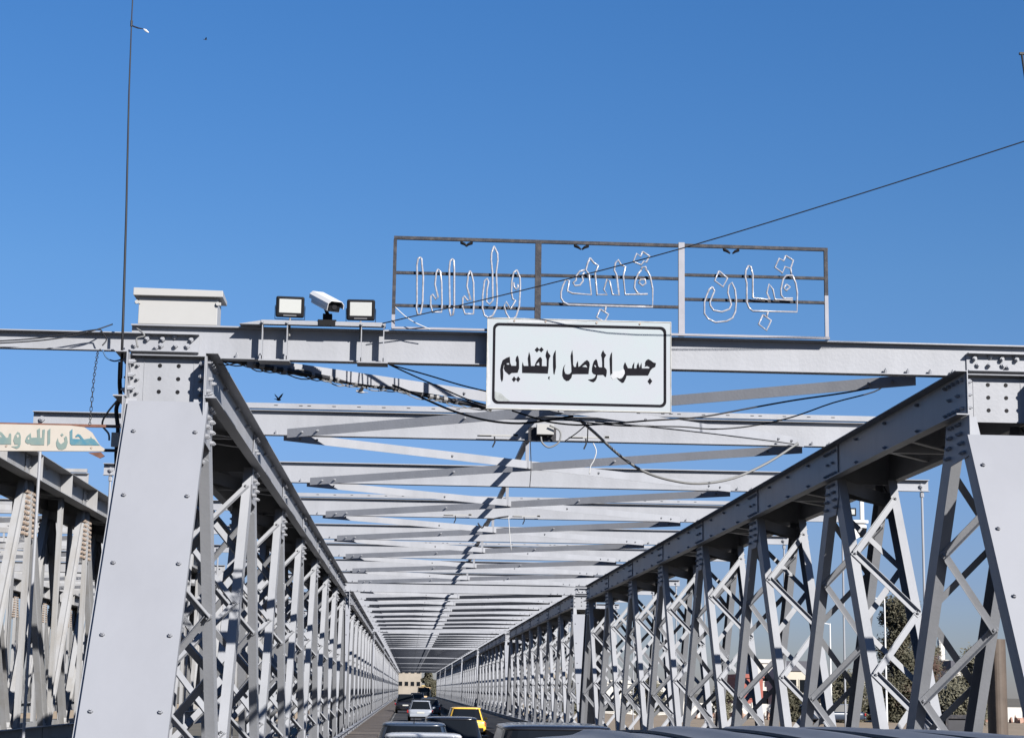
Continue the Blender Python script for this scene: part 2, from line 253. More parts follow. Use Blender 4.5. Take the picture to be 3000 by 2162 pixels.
WIRES={"w_long":[[-0.451,23.4,6.855],[1.538,23.05,7.319],[3.309,22.25,7.684],[5.292,21.5,8.208],[7.199,20.8,8.748],[8.306,20.4,9.079]],"w_loop":[[2.216,24.3,5.775],[2.494,25.0,5.701],[2.971,26.5,5.617],[3.448,27.5,5.504],[3.976,28.3,5.464],[4.568,29.0,5.494],[5.207,29.5,5.652],[5.829,29.8,5.953],[6.376,30.0,6.315]],"w_low":[[1.962,24.0,5.744],[2.666,24.2,5.705],[3.553,24.3,5.721],[4.032,24.4,5.713],[4.563,24.5,5.78],[5.127,24.5,5.915],[5.718,24.6,6.141],[6.341,24.8,6.34],[6.535,24.8,6.478]],"w_mid":[[2.423,24.3,5.765],[3.357,26.0,5.957],[4.68,28.0,6.152],[5.986,30.0,6.335],[6.429,30.2,6.313]],"w_sag":[[1.276,23.9,5.828],[1.554,24.0,5.762],[1.826,24.0,5.695],[2.28,24.0,5.673],[3.099,24.0,5.75],[3.784,24.0,5.811],[4.509,24.2,5.982],[5.135,24.3,6.119],[5.861,24.4,6.255],[6.646,24.5,6.431]],"w_t1":[[-0.356,23.9,6.406],[0.142,24.0,6.297],[0.597,24.0,6.17],[1.002,23.9,6.063]],"w_t2":[[-0.356,23.9,6.406],[-0.038,24.0,6.284],[0.331,24.3,6.181],[0.702,24.4,6.043],[1.021,24.3,5.942]],"w_hang":[[-0.313,24.6,6.248],[-0.08,24.5,6.144],[0.246,24.5,6.002],[0.568,24.4,5.864],[0.979,24.3,5.747],[1.391,24.3,5.719],[1.75,24.2,5.75],[2.115,24.2,5.822]],"w_bund":[[-2.604,24.0,6.443],[-2.254,24.1,6.423],[-1.945,24.2,6.375],[-1.469,24.6,6.371],[-1.112,24.9,6.355],[-0.746,25.2,6.352],[-0.324,25.5,6.362],[0.16,25.9,6.325],[0.555,26.1,6.282],[1.11,26.4,6.241]],"w_left":[[-5.577,23.4,6.459],[-5.062,23.4,6.498],[-4.686,23.45,6.553],[-4.352,23.5,6.633],[-4.125,23.5,6.702],[-3.941,23.6,6.798]],"w_left2":[[-5.603,23.5,6.504],[-5.0,23.5,6.555],[-4.569,23.5,6.619],[-4.125,23.5,6.702],[-4.049,23.5,6.663],[-3.984,23.45,6.566],[-4.023,23.4,6.479]],"w_l3":[[-3.601,23.4,6.713],[-3.505,23.3,6.638],[-3.485,23.3,6.594],[-3.579,23.3,6.56],[-3.556,23.3,6.445]],"w_l4":[[-4.02,23.4,6.422],[-3.963,23.4,6.321],[-3.861,23.4,6.279],[-3.763,23.4,6.308]],"w_d1":[[-3.82,23.6,6.306],[-3.831,23.7,6.054],[-3.861,24.0,5.9],[-3.938,24.2,5.77],[-3.902,24.2,5.498],[-3.908,24.2,5.181],[-3.879,24.2,4.776]],"w_d2":[[-3.869,24.0,5.899],[-4.102,24.4,5.728],[-4.157,24.5,5.603],[-4.07,24.5,5.49],[-4.056,24.5,5.399]],"chain":[[-4.093,23.5,6.425],[-4.126,23.5,6.059],[-4.147,23.5,5.461]],"w_scrib":[[-0.304,23.5,7.497],[-0.199,23.5,7.418],[-0.064,23.5,7.367],[0.071,23.5,7.306],[0.193,23.5,6.809]],"w_jb":[[2.271,30.6,6.608],[2.445,30.6,6.519],[2.447,30.6,6.357],[2.361,30.6,6.268],[2.246,30.6,6.236],[2.148,30.6,6.315],[2.129,30.6,6.408]],"w_v1":[[2.337,24.5,5.769],[2.347,24.6,5.681],[2.362,24.8,5.567]],"w_v2":[[2.309,24.5,5.745],[2.207,24.7,5.663],[2.07,25.0,5.588]],"w_v3":[[2.954,30.0,6.241],[3.006,30.0,6.106],[2.967,30.0,5.958],[2.911,30.0,5.854],[2.895,30.0,5.729]],"w_v4":[[1.575,24.6,5.776],[1.659,26.0,5.673],[1.801,28.0,5.571],[1.911,30.0,5.501]],"w_v5":[[2.344,44.8,6.389],[2.375,44.8,5.989],[2.423,44.8,5.557]],"w_v6":[[1.595,44.8,6.208],[1.697,44.8,6.093],[1.795,44.8,6.228],[2.027,44.8,6.333],[2.344,44.8,6.389]],"w_sc2":[[-0.289,23.45,7.086],[-0.166,23.45,6.976],[-0.031,23.45,6.889],[0.171,23.5,6.813]]}
# ------------------------------------------------------------ the truss span
WI, WO = 4.925, 5.925                 # webs of the inner and outer truss planes, from the road's centre line
ZT, ZB = 6.375, 5.82                  # top chord
HL = PN/2
def bolt(mb, p, ax, L=.045, r=.024):
    p = Vector(p); a = Vector(ax); mb.cyl(p, p+a*L, r, n=6)
    mb.cyl(p+a*L, p+a*(L+.018), r*.55, n=5)
def make_span(P, PP, PM, BOLT, name, label, cat, group, ribbed=False):
    root = thing(name, label, cat, (0, 0, 0), group)
    Ytop = PN*(NN-1)
    for s in (-1, 1):
        for xw, od in ((WI, -1), (WO, 1)):           # od: flanges point away from the box
            X = s*xw; o = s*od
            c = MB()
            c.box(min(X, X-o*.012), max(X, X-o*.012), -.52, Ytop+.52, ZB, ZT)
            for z0, z1 in ((ZB-.016, ZB), (ZT, ZT+.012)):
                fw_ = .30 if ribbed else .15
                c.box(min(X-o*.012, X+o*fw_), max(X-o*.012, X+o*fw_), -.52, Ytop+.52, z0, z1)
            # short stiffener angles and scattered bolts along the web
            for k in range(NN-1):
                for j in (.25, .5, .75):
                    yy = k*PN + PN*j
                    for z in (ZB+.09, ZT-.09): bolt(c, (X, yy, z), (o, 0, 0))
            ch = c.build("top_chord", P, root)
            b = MB(); b.box(min(X, X-o*.012), max(X, X-o*.012), -HL-.3, Ytop+HL+.3, -.05, .42)
            for z0, z1 in ((-.066, -.05), (.42, .436)):
                b.box(min(X-o*.012, X+o*.15), max(X-o*.012, X+o*.15), -HL-.3, Ytop+HL+.3, z0, z1)
            bc = b.build("bottom_chord", P, root)
            for k in range(NN):
                yk = k*PN; q = MB(); xs = X+o*.014; x0, x1 = min(X+o*.002, xs), max(X+o*.002, xs)
                q.box(x0, x1, yk-.48, yk+.48, ZB+.02, ZT-.02)
                for off in ((0,) if 0 < k < NN-1 else ()):
                    q.box(min(xs, xs+o*.012), max(xs, xs+o*.012), yk-.52+off, yk-.49+off, ZB, ZT)
                for iy in range(5):
                    for iz, z in enumerate((ZB+.09, (ZB+ZT)/2, ZT-.09)):
                        if (iy+iz) % 2 == 0 or iz != 1:
                            bolt(q, (xs, yk-.38+iy*.19, z), (o, 0, 0), .042, .024)
                if k == 0:
                    for z in (ZB+.1, ZB+.27, ZB+.44):
                        bolt(q, (X-o*.014, yk-.42, z), (-o, 0, 0), .06, .03); bolt(q, (X-o*.014, yk-.25, z+.04), (-o, 0, 0), .05, .026)
                q.build("splice_plate", P, ch)
                q = MB()
                poly = [(-.42, ZB-.03), (.42, ZB-.03), (.50, ZB-.32), (.30, ZB-.62), (-.30, ZB-.62), (-.50, ZB-.32)]
                if k == 0: poly = [(-.62, ZB-.03), (.42, ZB-.03), (.50, ZB-.32), (.30, ZB-.60), (-.62, ZB-.55)]
                if k == NN-1: poly = [(-.42, ZB-.03), (.62, ZB-.03), (.62, ZB-.55), (-.30, ZB-.60), (-.50, ZB-.32)]
                if ribbed: poly = [(-.40, ZB-.03), (.40, ZB-.03), (.72, ZB-1.0), (.55, ZB-1.35), (-.55, ZB-1.35), (-.72, ZB-1.0)]
                bi = len(q.v); n = len(poly)
                for xx in (x0, x1): q.v += [(xx, yk+p[0], p[1]) for p in poly]
                q.f.append(tuple(bi+i for i in range(n))); q.mi.append(0); q.f.append(tuple(bi+2*n-1-i for i in range(n))); q.mi.append(0)
                for i in range(n):
                    j = (i+1) % n; q.f.append((bi+i, bi+j, bi+n+j, bi+n+i)); q.mi.append(0)
                for side in (-1, 1):
                    for r_ in range(4 if not ribbed else 0):
                        for cc in range(2 if not ribbed else 3):
                            zz = ZB-.10-r_*.13; yy = yk + side*(.10+.06*r_+cc*.12)
                            if ribbed: zz = ZB-.15-r_*.14; yy = yk+side*(.12+.09*r_+cc*.13)
                            if ribbed and r_ > 3: bolt(q, (X+o*.012, yy, zz), (o, 0, 0), .09, .022)
                            elif ribbed or abs(yy-yk) < .42: bolt(q, (xs, yy, zz), (o, 0, 0), .042, .024)
                            if k == 0 and cc == 0 and od*1 == -1: bolt(q, (x0 if o > 0 else x1, yy, zz), (-o, 0, 0), .05, .026)
                if ribbed:
                    
                    for cx_ in (-.44, -.30, -.12, .12, .30, .44):
                        for r_ in range(9):
                            zz = ZB-.28-r_*.115; yy = yk+cx_*(1+.45*r_/9)
                            q.cyl((xs, yy, zz), (xs+o*.075, yy, zz), .036, n=6, mi=1)
                    q.build("gusset_plate", [P, BOLT], ch)
                else: q.build("gusset_plate", P, ch)
                q = MB(); yb = yk-HL                       # bottom gusset
                q.box(x0, x1, yb-.5, yb+.5, .1, .72)
                q.build("gusset_plate", P, bc)
                if ribbed:
                    q = MB(); xr = X+o*.013; q.box(min(xr, X+o*.29), max(xr, X+o*.29), yk-.010, yk+.010, ZB, ZT)
                    for dy in (0, HL): q.prism([(0, 0)]*3, 0, 0) if False else None
                    q.box(min(xr, X+o*.29), max(xr, X+o*.29), yk+HL-.010, yk+HL+.010, ZB, ZT)
                    q.build("stiffener", P, ch)
        # diaphragms and battens between the two planes of this side
        xm0, xm1 = min(s*WI, s*WO)+.012, max(s*WI, s*WO)-.012
        for k in range(NN):
            yk = k*PN; q = MB()
            yy = yk + (-.18 if k == 0 else (.18 if k == NN-1 else 0))
            q.box(xm0, xm1, yy-.006, yy+.006, ZB-.06, ZT-.02)
            if k == 0:
                for ix in range(2):
                    for iz in range(3):
                        q.cyl((s*5.425-.12+.24*ix, yy-.007, ZB+.10+.17*iz), (s*5.425-.12+.24*ix, yy-.010, ZB+.10+.17*iz), .028, n=8, mi=1)  # black discs paint the dark of open holes
                for iz in range(3):
                    for xx in (xm0+.09, xm1-.09): bolt(q, (xx, yy-.006, ZB+.08+.18*iz), (0, -1, 0), .04, .024)
                for xx in (xm0+.17, xm1-.17): q.box(xx-.004, xx+.004, yy-.012, yy-.0065, ZB-.05, ZT-.03)
            q.build("diaphragm", [P, BLACK], root)
            if 0 < k < NN-1:
                for dy in (-.32, .32):
                    q = MB(); q.bar((xm0+.01, yk+dy, ZB-.10), (xm1-.01, yk+dy*.2, ZB-.34), .01, .20)
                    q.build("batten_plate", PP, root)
            if k == 0:
                q = MB(); q.box(xm0, xm1, -.30, Ytop+.30, ZT-.002, ZT+.009); q.build("top_plate", P, root)
            if k < NN-1:
                q = MB(); ym = yk+HL
                q.box(xm0, xm1, ym-.05, ym+.05, ZB+.01, ZB+.02); q.box(xm0, xm1, ym-.05, ym-.04, ZB+.02, ZB+.12)
                q.bar((xm0+.02, ym-1.2, ZB+.03), (xm1-.02, ym-.1, ZB+.03), .08, .012)
                q.bar((xm1-.02, ym+1.2, ZB+.045), (xm0+.02, ym+.1, ZB+.045), .08, .012)
                q.build("chord_lacing", P, root)
        # web members: end posts and diagonals
        for k in range(NN):
            for sg in (-1, 1):
                post = (k == 0 and sg == -1) or (k == NN-1 and sg == 1)
                if True:
                    y0 = k*PN; dv = Vector((0, sg*HL, -5.95)).normalized(); nv = Vector((0, dv.z*-sg, dv.y*sg)) # in-plane normal, pointing away from node pair
                    nv = Vector((0, -dv.z*sg, dv.y*sg))
                    A = Vector((0, y0, 6.1)); t0 = (6.1-5.70)/-dv.z; t1 = (6.1-.28)/-dv.z
                    mb = MB(); hw = .185
                    for xw, od in ((WI, -1), (WO, 1)):
                        X = s*xw; inn = -s*od
                        pc = A + dv*((t0+t1)/2) + Vector((X + inn*(.008 + (.003 if sg > 0 else 0)), 0, 0))
                        mb.obox(pc, (1,0,0), dv, nv, .006, (t1-t0)/2, hw)
                        for q_ in (-1, 1):
                            mb.obox(pc + Vector((inn*.070, 0, 0)) + nv*(q_*(hw-.007)), (1,0,0), dv, nv, .064, (t1-t0)/2, .007)
                        if ribbed:
                            for q_ in (-.4, 0, .4):
                                mb.obox(pc + Vector((-inn*.035, 0, 0)) + nv*(q_*hw), (1,0,0), dv, nv, .03, (t1-t0)/2-.3, .006)
                    part = mb.build("end_post" if post else "diagonal", PM, root)
                    lc = MB(); step = 1.15
                    xa, xb = s*(WI+.075), s*(WO-.075)
                    for q_ in (() if ribbed else (-1, 1)):
                        if post and q_ > 0: continue
                        front = (q_ == 1) if sg < 0 else (q_ == -1)      # the face turned to the road's near end
                        t = .88 if sg < 0 else 1.06; a = ((s < 0) == front); i = 0
                        while t + step < t1-.05:
                            pa = A + dv*t + Vector((xa if a else xb, 0, 0)); pb = A + dv*(t+step) + Vector((xb if a else xa, 0, 0))
                            off = nv*(q_*(hw+.007+.012*(i % 2)))
                            bd = (pb-pa).normalized(); wd = nv.cross(bd).normalized(); L = (pb-pa).length/2+.05
                            lc.obox((pa+pb)/2+off, wd, bd, nv, .05, L, .005)
                            lc.obox((pa+pb)/2+off+wd*.044*(1 if a else -1)+nv*(q_*.035), wd, bd, nv, .005, L-.04, .030)
                            for pe in (pa, pb): bolt(lc, pe+off+nv*(q_*.006), nv*q_, .03, .024)
                            t += step; a = not a; i += 1
                    if ribbed: pass
                    else: lc.build("lacing", PM, part)
                    if post:
                        cp = MB(); outw = nv                    # nv points to the outside of the panel
                        if (outw.y > 0) != (sg > 0): outw = -outw
                        ta = (6.1-(5.62 if s < 0 else 5.40))/-dv.z; tb = (6.1-.30)/-dv.z
                        xlo, xhi = WI-.05, WO-.045
                        cs = A + dv*((ta+tb)/2) + outw*(hw+.055)
                        cp.obox(cs+Vector((s*(xlo+xhi)/2, 0, 0)), (1,0,0), dv, outw, (xhi-xlo)/2, (tb-ta)/2, .006)
                        for xx in (xlo+.005, xhi-.005):
                            cp.obox(cs+Vector((s*xx, 0, 0))-outw*.055, (1,0,0), dv, outw, .005, (tb-ta)/2-.01, .045)
                        t = ta+.5
                        while t < tb:
                            for xx in (xlo+.11, xhi-.13):
                                bolt(cp, A + dv*t + outw*(hw+.061) + Vector((s*xx, 0, 0)), outw, .03, .028)
                            t += 1.0
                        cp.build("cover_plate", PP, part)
        if ribbed:                                   # this bridge also has uprights at and between the nodes
            for k in range(2*NN-1):
                mb = MB(); yk = k*HL
                for xw, od in ((WI, -1), (WO, 1)):
                    X = s*xw; o = s*od; n_ = (-.11, .11) if k % 2 else (-.13, 0, .13)
                    mb.box(min(X, X+o*.012), max(X, X+o*.012), yk-.15, yk+.15, .40, ZB-.02)
                    for dy in n_: mb.box(min(X+o*.012, X+o*.09), max(X+o*.012, X+o*.09), yk+dy-.008, yk+dy+.008, .45, ZB-.02)
                mb.build("upright", P, root)
    # overhead beams
    for k in range(NN):
        yk = k*PN; q = MB()
        q.box(-WO-.03, WO+.03, yk-.014, yk+.002, 6.402, 6.802)
        q.box(-WO-.03, WO+.03, yk-.096, yk+.084, 6.389, 6.402); q.box(-WO-.03, WO+.03, yk-.096, yk+.084, 6.802, 6.820)
        for xx in (-WI+.05, -WI+.35, -WI+.65, -WI+.95, WI-.05, WI-.35, WI-.65, WI-.95):
            bolt(q, (xx, yk-.065, 6.403), (0, 0, 1), .05, .026)
        if k in (0, NN-1):
            for s in (-1, 1):
                for ix in range(5): bolt(q, (s*(WI+.3)+.17*ix*s, yk-.0145, 6.60 + (.07 if ix % 2 else -.05)), (0, -1, 0), .05, .036)
                q.box(s*(WI+.78)-.004, s*(WI+.78)+.004, yk-.016, yk-.0142, 6.41, 6.80)
        q.build("portal_beam" if k in (0, NN-1) else "cross_beam", P, root)
        if k % 2 == 1:
            q = MB(); q.box(-WO, WO, yk-.13, yk-.04, 6.835, 6.925)
            rnd = random.Random(k); x = -WI+.1
            x = -WI+.3
            while x < WI:
                q.box(x, x+.06, yk-.1335, yk-.1305, 6.882, 6.894, 1); x += .42 if rnd.random() < .8 else .14
            q.build("cable_tray", [P, DARK], root)
        for s in (() if ribbed else (-1, 1)):
            q = MB(); xa, xb = s*(WO+.05), s*8.65
            if k == 0: xa, xb = s*(WI+.15), s*8.65
            x0, x1 = min(xa, xb), max(xa, xb); yy = yk-.035
            q.box(x0, x1, yy, yy+.012, 6.47, 6.69); q.box(x0, x1, yy-.10, yy+.012, 6.69, 6.703); q.box(x0, x1, yy-.10, yy+.012, 6.457, 6.47)
            bolt(q, (s*8.5, yy, 6.58), (0, -1, 0), .05, .05)
            if k == 0:
                for ix, (a_, b_) in enumerate(((.25, .05), (.45, -.03), (.62, .05), (.82, .05), (.70, -.06))): bolt(q, (s*(WI+a_), yy, 6.58+b_), (0, -1, 0), .05, .032)
            br = q.build("footpath_bracket", P, root)
            q = MB(); q.cyl((s*8.5, yy-.03, 6.5), (s*8.5, yy-.03, .02), .026, n=8)
            q.cyl((s*8.5, yy-.03, 6.44), (s*8.5, yy-.03, 6.34), .045, n=6)
            q.build("hanger_rod", P, br)
    # lateral bracing below the beams
    for k in range(NN-1):
        ya, yb = k*PN, (k+1)*PN
        for kind in (0, 1):
            q = MB()
            if kind == 0: p0, p1, z = Vector((-WI+.55, yb-.30, 0)), Vector((WI-.45, ya+.30, 0)), 6.315
            else: p0, p1, z = Vector((-WI+.45, ya+.30, 0)), Vector((WI-.55, yb-.30, 0)), 6.345
            d_ = (p1-p0).normalized(); sd = Vector((d_.y, -d_.x, 0))      # towards the camera
            if sd.y > 0: sd = -sd
            cz = Vector((0, 0, z+.075))
            q.bar(p0+cz, p1+cz, .012, .15)
            q.bar(p0-sd*.070+Vector((0,0,z+.144)), p1-sd*.070+Vector((0,0,z+.144)), .125, .012)
            for t in (.03, .06, .33, .66, .94, .97): bolt(q, p0.lerp(p1, t)+cz+sd*.006, sd, .03, .02)
            q.build("cross_brace", P, root)
        q = MB(); ym = (ya+yb)/2
        q.box(-.13, -.06, ym-.05, ym-.04, 6.36, 6.84); q.box(-.13, -.12, ym-.04, ym+.02, 6.36, 6.84)
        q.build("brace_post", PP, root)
    q = MB(); q.box(-.17, -.06, .18, Ytop-.18, 6.842, 6.852); q.box(-.17, -.16, .18, Ytop-.18, 6.852, 6.90)
    q.build("centre_tie", P, root)
    return root

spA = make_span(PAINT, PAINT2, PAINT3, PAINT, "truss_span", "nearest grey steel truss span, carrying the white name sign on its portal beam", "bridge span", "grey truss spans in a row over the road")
spA.location = (XC, Y0, 0)
ords = ["second", "third", "fourth", "fifth", "sixth", "seventh"]
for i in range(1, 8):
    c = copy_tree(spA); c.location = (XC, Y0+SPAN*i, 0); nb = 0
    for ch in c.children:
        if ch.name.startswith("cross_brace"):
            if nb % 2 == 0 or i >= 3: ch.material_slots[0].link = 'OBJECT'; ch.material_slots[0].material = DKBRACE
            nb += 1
    c["label"] = (ords[i-1] + " grey truss span along the road, counted from the sign portal") if i < 7 else "farthest grey truss span, at the end of the road tunnel of steel"
spB = make_span(DIRTY, DIRTY, DIRTY, RUST, "truss_span", "weathered cream-grey truss span with rusty bolts, left of the big cover plate", "bridge span", "weathered spans of the parallel bridge", ribbed=True)
spB.location = (-8.5-5.925, 26.5, .8)
c = copy_tree(spB); c.location = (-8.5-5.925, 26.5+SPAN, .8)
c["label"] = "weathered truss span farther back, behind the rusty-bolted span on the left"
# ------------------------------------------------------------ name sign on the portal beam
YS = 23.50
t = thing("name_sign", "white Arabic name sign with rounded black border, fixed to the portal beam", "sign", (2.12, YS, 6.38))
def rel(o, base): o.matrix_parent_inverse = Matrix.Translation(-Vector(base)); return o
def part(mb, name, m, parent, **k):
    o = mb.build(name, m, parent, **k); o.matrix_parent_inverse = Matrix.Translation(-parent.location); return o
SX0, SX1, SZ0, SZ1 = .923, 3.327, 5.792, 6.985
q = MB(); q.box(SX0, SX1, YS+.004, YS+.05, SZ0, SZ1)
part(q, "sign_panel", SIGNW, t)
q = MB()
for a in ((SX0-.006, SX0+.004, SZ0-.006, SZ1+.006), (SX1-.004, SX1+.006, SZ0-.006, SZ1+.006)): q.box(a[0], a[1], YS-.002, YS+.06, a[2], a[3])
q.box(SX0+.004, SX1-.004, YS-.002, YS+.06, SZ0-.006, SZ0+.006); q.box(SX0+.004, SX1-.004, YS-.002, YS+.06, SZ1-.006, SZ1+.006)
part(q, "sign_frame", SIGNE, t)
def rrect(x0, x1, z0, z1, r, n=6):
    o = []
    for cx, cz, a0 in ((x1-r, z1-r, 0), (x0+r, z1-r, 90), (x0+r, z0+r, 180), (x1-r, z0+r, 270)):
        for i in range(n+1):
            a = R(a0+90*i/n); o.append((cx+r*math.cos(a), cz+r*math.sin(a)))
    return o
q = MB(); A_ = rrect(SX0+.070, SX1-.060, SZ0+.062, SZ1-.062, .075); B_ = rrect(SX0+.102, SX1-.094, SZ0+.096, SZ1-.098, .055)
n_ = len(A_)
for yy in (YS, YS+.003):
    q.v += [(p[0], yy, p[1]) for p in A_] + [(p[0], yy, p[1]) for p in B_]
for i in range(n_):
    j = (i+1) % n_
    q.f.append((i, j, n_+j, n_+i)); q.f.append((2*n_+j, 2*n_+i, 3*n_+i, 3*n_+j)); q.f.append((i, 2*n_+i, 2*n_+j, j)); q.f.append((n_+i, n_+j, 3*n_+j, 3*n_+i)); q.mi += [0]*4
part(q, "sign_border", INK, t)
q = MB()
for P_ in GLYPHS: q.prism(P_, YS-.001, YS+.003)
part(q, "sign_lettering", INK, t)
q = MB()
for P_ in COUNTERS: q.prism(P_, YS-.0025, YS-.0012)
part(q, "letter_opening", SIGNW, t)
q = MB(); q.prism(PEEL, YS+.0005, YS+.0035); part(q, "bare_patch", PEELM, t)
q = MB(); q.prism(STAIN, YS+.0005, YS+.0035); part(q, "dirt_patch", STAINM, t)
q = MB()
q.prism([(SX0+.25, SZ1-.052), (SX0+1.05, SZ1-.048), (SX0+1.3, SZ1-.02), (SX0+.9, SZ1-.012), (SX0+.3, SZ1-.018)], YS+.001, YS+.0034)
q.prism([(SX0+.005, SZ0+.02), (SX0+.05, SZ0+.05), (SX0+.045, SZ0+.36), (SX0+.02, SZ0+.72), (SX0+.005, SZ0+.9)], YS+.001, YS+.0034)
part(q, "worn_edge", PEELM, t)
q = MB()
for x in (1.07, 1.48, 2.15, 2.72): q.cyl((x+.2, YS+.004, SZ1-.03), (x+.2, YS-.008, SZ1-.03), .013, n=6)
part(q, "sign_bolt", RUST, t)
q = MB()
for x in (1.1, 3.1): q.box(x-.03, x+.03, YS+.062, 23.636, 5.9, 6.93)
part(q, "bracket", PAINT, t)

# ------------------------------------------------------------ neon sign frame above the beam
t = thing("neon_sign", "rusty rail frame with Arabic words in bent clear tubes, standing on the portal beam", "neon sign", (2.55, 23.62, 6.82))
YN = 23.62
def box2(q, x0, x1, z0, z1, dy=.03, mi=0): q.box(x0, x1, YN-dy, YN+dy, z0, z1, mi)
fr = MB()
fr.bar((-.33, YN, 8.055), (3.44, YN, 8.050), .045, .042, mi=0); fr.bar((3.52, YN, 8.055), (5.45, YN, 8.050), .045, .042, mi=0)
for (xa, xb, zz) in ((-.30, 1.54, (7.585, 7.145)), (1.62, 3.45, (7.60, 7.215)), (3.53, 5.40, (7.655, 7.325))):
    for z in zz: fr.bar((xa, YN, z), (xb, YN, z), .04, .036, mi=0)
box2(fr, -.335, -.290, 7.02, 8.03, .022, 0); box2(fr, -.335, -.290, 6.825, 7.02, .022, 1)
box2(fr, 1.54, 1.62, 6.90, 8.03, .03, 0)
box2(fr, 3.445, 3.525, 6.826, 8.09, .03, 1)
box2(fr, 5.40, 5.448, 6.825, 7.42, .022, 1); box2(fr, 5.40, 5.448, 7.42, 8.03, .022, 0)
fr.bar((-.33, YN-.04, 6.836), (5.45, YN-.04, 6.838), .05, .028, mi=1)
part(fr, "frame", [BLACKST, FRAMEW], t)
for pth in NEON:
    q = MB(); pts = [(p[0], 23.555, p[1]) for p in pth]
    closed = pth[0] == pth[-1]
    P3 = []
    for a, b in zip(pts[:-1], pts[1:]):
        P3.append(a)
    P3.append(pts[-1])
    q.tube(P3, .013, 6)
    for p in P3[::4]: q.cyl((p[0], 23.555, p[2]), (p[0], 23.60, p[2]), .007, n=5)
    part(q, "tube_letter", NEONM, t, smooth=True)
for x, sgn in ((.555, 1), (.70, -1), (2.06, 1), (2.24, -1), (4.05, 1), (4.25, -1)):
    q = MB(); q.tube([(x, 23.62, 8.03), (x+.005*sgn, 23.6, 8.005), (x+.05*sgn, 23.59, 7.985), (x+.085*sgn, 23.59, 7.955)], [.012, .022, .02, .010], 6)
    part(q, "wire_clip", BLACK, t)

# ------------------------------------------------------------ cabinet on the portal
cb = (-3.115, 23.72, 6.822)
t = thing("electrical_cabinet", "cream metal cabinet with an overhanging lid, on the left end of the portal beam", "cabinet", cb)
q = MB(); q.box(-3.625, -2.605, 23.64, 24.08, 6.822, 7.20); part(q, "cabinet_body", CREAM, t, bevel=.006)
q = MB(); x0, x1 = -3.69, -2.535
q.box8([(x0,23.56,7.185),(x1,23.56,7.185),(x1,24.14,7.185),(x0,24.14,7.185),(x0,23.56,7.285),(x1,23.56,7.270),(x1,24.14,7.245),(x0,24.14,7.26)])
part(q, "cabinet_lid", CREAM, t, bevel=.006)
for x in (-3.645, -2.60):
    q = MB(); q.cyl((x, 23.635, 7.105), (x, 23.605, 7.105), .026, n=10); q.box(x-.03, x+.04, 23.625, 23.639, 7.085, 7.125); part(q, "latch", CREAM, t)

# ------------------------------------------------------------ platform with camera and floodlights
t = thing("equipment_platform", "grey channel clamped on top of the portal beam, carrying camera and floodlights", "platform", (-1.2, 23.6, 6.82))
q = MB(); q.box(-2.02, -.41, 23.50, 23.80, 6.872, 6.884); q.box(-2.02, -.41, 23.488, 23.50, 6.83, 6.884)
q.box8([(-2.30,23.50,6.826),(-2.02,23.50,6.826),(-2.02,23.8,6.826),(-2.30,23.8,6.826),(-2.30,23.50,6.830),(-2.02,23.50,6.880),(-2.02,23.8,6.880),(-2.30,23.8,6.830)])
part(q, "plate", PAINT, t)
for x in (-2.0, -1.68, -.72, -.43):
    q = MB(); q.box(x-.006, x+.006, 23.50, 23.62, 6.37, 6.871); q.box(x-.03, x+.03, 23.50, 23.51, 6.37, 6.42)
    q.cyl((x, 23.488, 6.856), (x, 23.46, 6.856), .018, n=6); part(q, "clamp_bar", PAINT, t)
for x in (-1.84, -.57):
    q = MB(); q.box(x-.2, x+.2, 23.50, 23.8, 6.352, 6.369); part(q, "clamp_plate", PAINT, t)

def floodlight(x, z, y, label, tilt, w=.37, h=.275, group="floodlights on the portal"):
    t = thing("floodlight", label, "floodlight", (x, y, z-.19), group)
    def P(mb, name, m, **k):
        o = mb.build(name, m, t, **k); o.rotation_euler = (R(8), 0, R(tilt)); o.location = (0, 0, .19); return o
    q = MB(); q.box(-w/2, w/2, 0, .055, -h/2, h/2); P(q, "housing", BLACK, bevel=.022)
    q = MB()
    for i in range(9): q.box(-w/2+.04+i*.036, -w/2+.045+i*.036, .056, .09, -h/2+.03, h/2-.03)
    P(q, "cooling_fin", BLACK)
    q = MB(); q.box(-w/2+.042, w/2-.042, -.004, .012, -h/2+.058, h/2-.036); P(q, "lens", LENS, bevel=.006)
    q = MB(); q.box(-.085, .085, -.004, .004, -h/2+.018, -h/2+.034); P(q, "name_strip", CHROME)
    q = MB(); q.box(-w/2-.012, -w/2-.004, .01, .045, -.02, .02); q.box(w/2+.004, w/2+.012, .01, .045, -.02, .02)
    q.tube([(-w/2-.008, .03, 0), (-w/2-.008, .05, -h/2-.02), (0, .05, -h/2-.025), (w/2+.008, .05, -h/2-.02), (w/2+.008, .03, 0)], .006, 5); P(q, "yoke", BLACK)
    q = MB(); q.cyl((0, .04, -.19), (0, .04, .05), .013, n=8); q.build("stem", WIREG, t)
    return t
floodlight(-1.66, 7.085, 23.60, "left floodlight, black frame and pale square lens, beside the camera", 4)
floodlight(-.74, 7.068, 23.60, "right floodlight, black frame and pale square lens, touching the camera nose", -2)

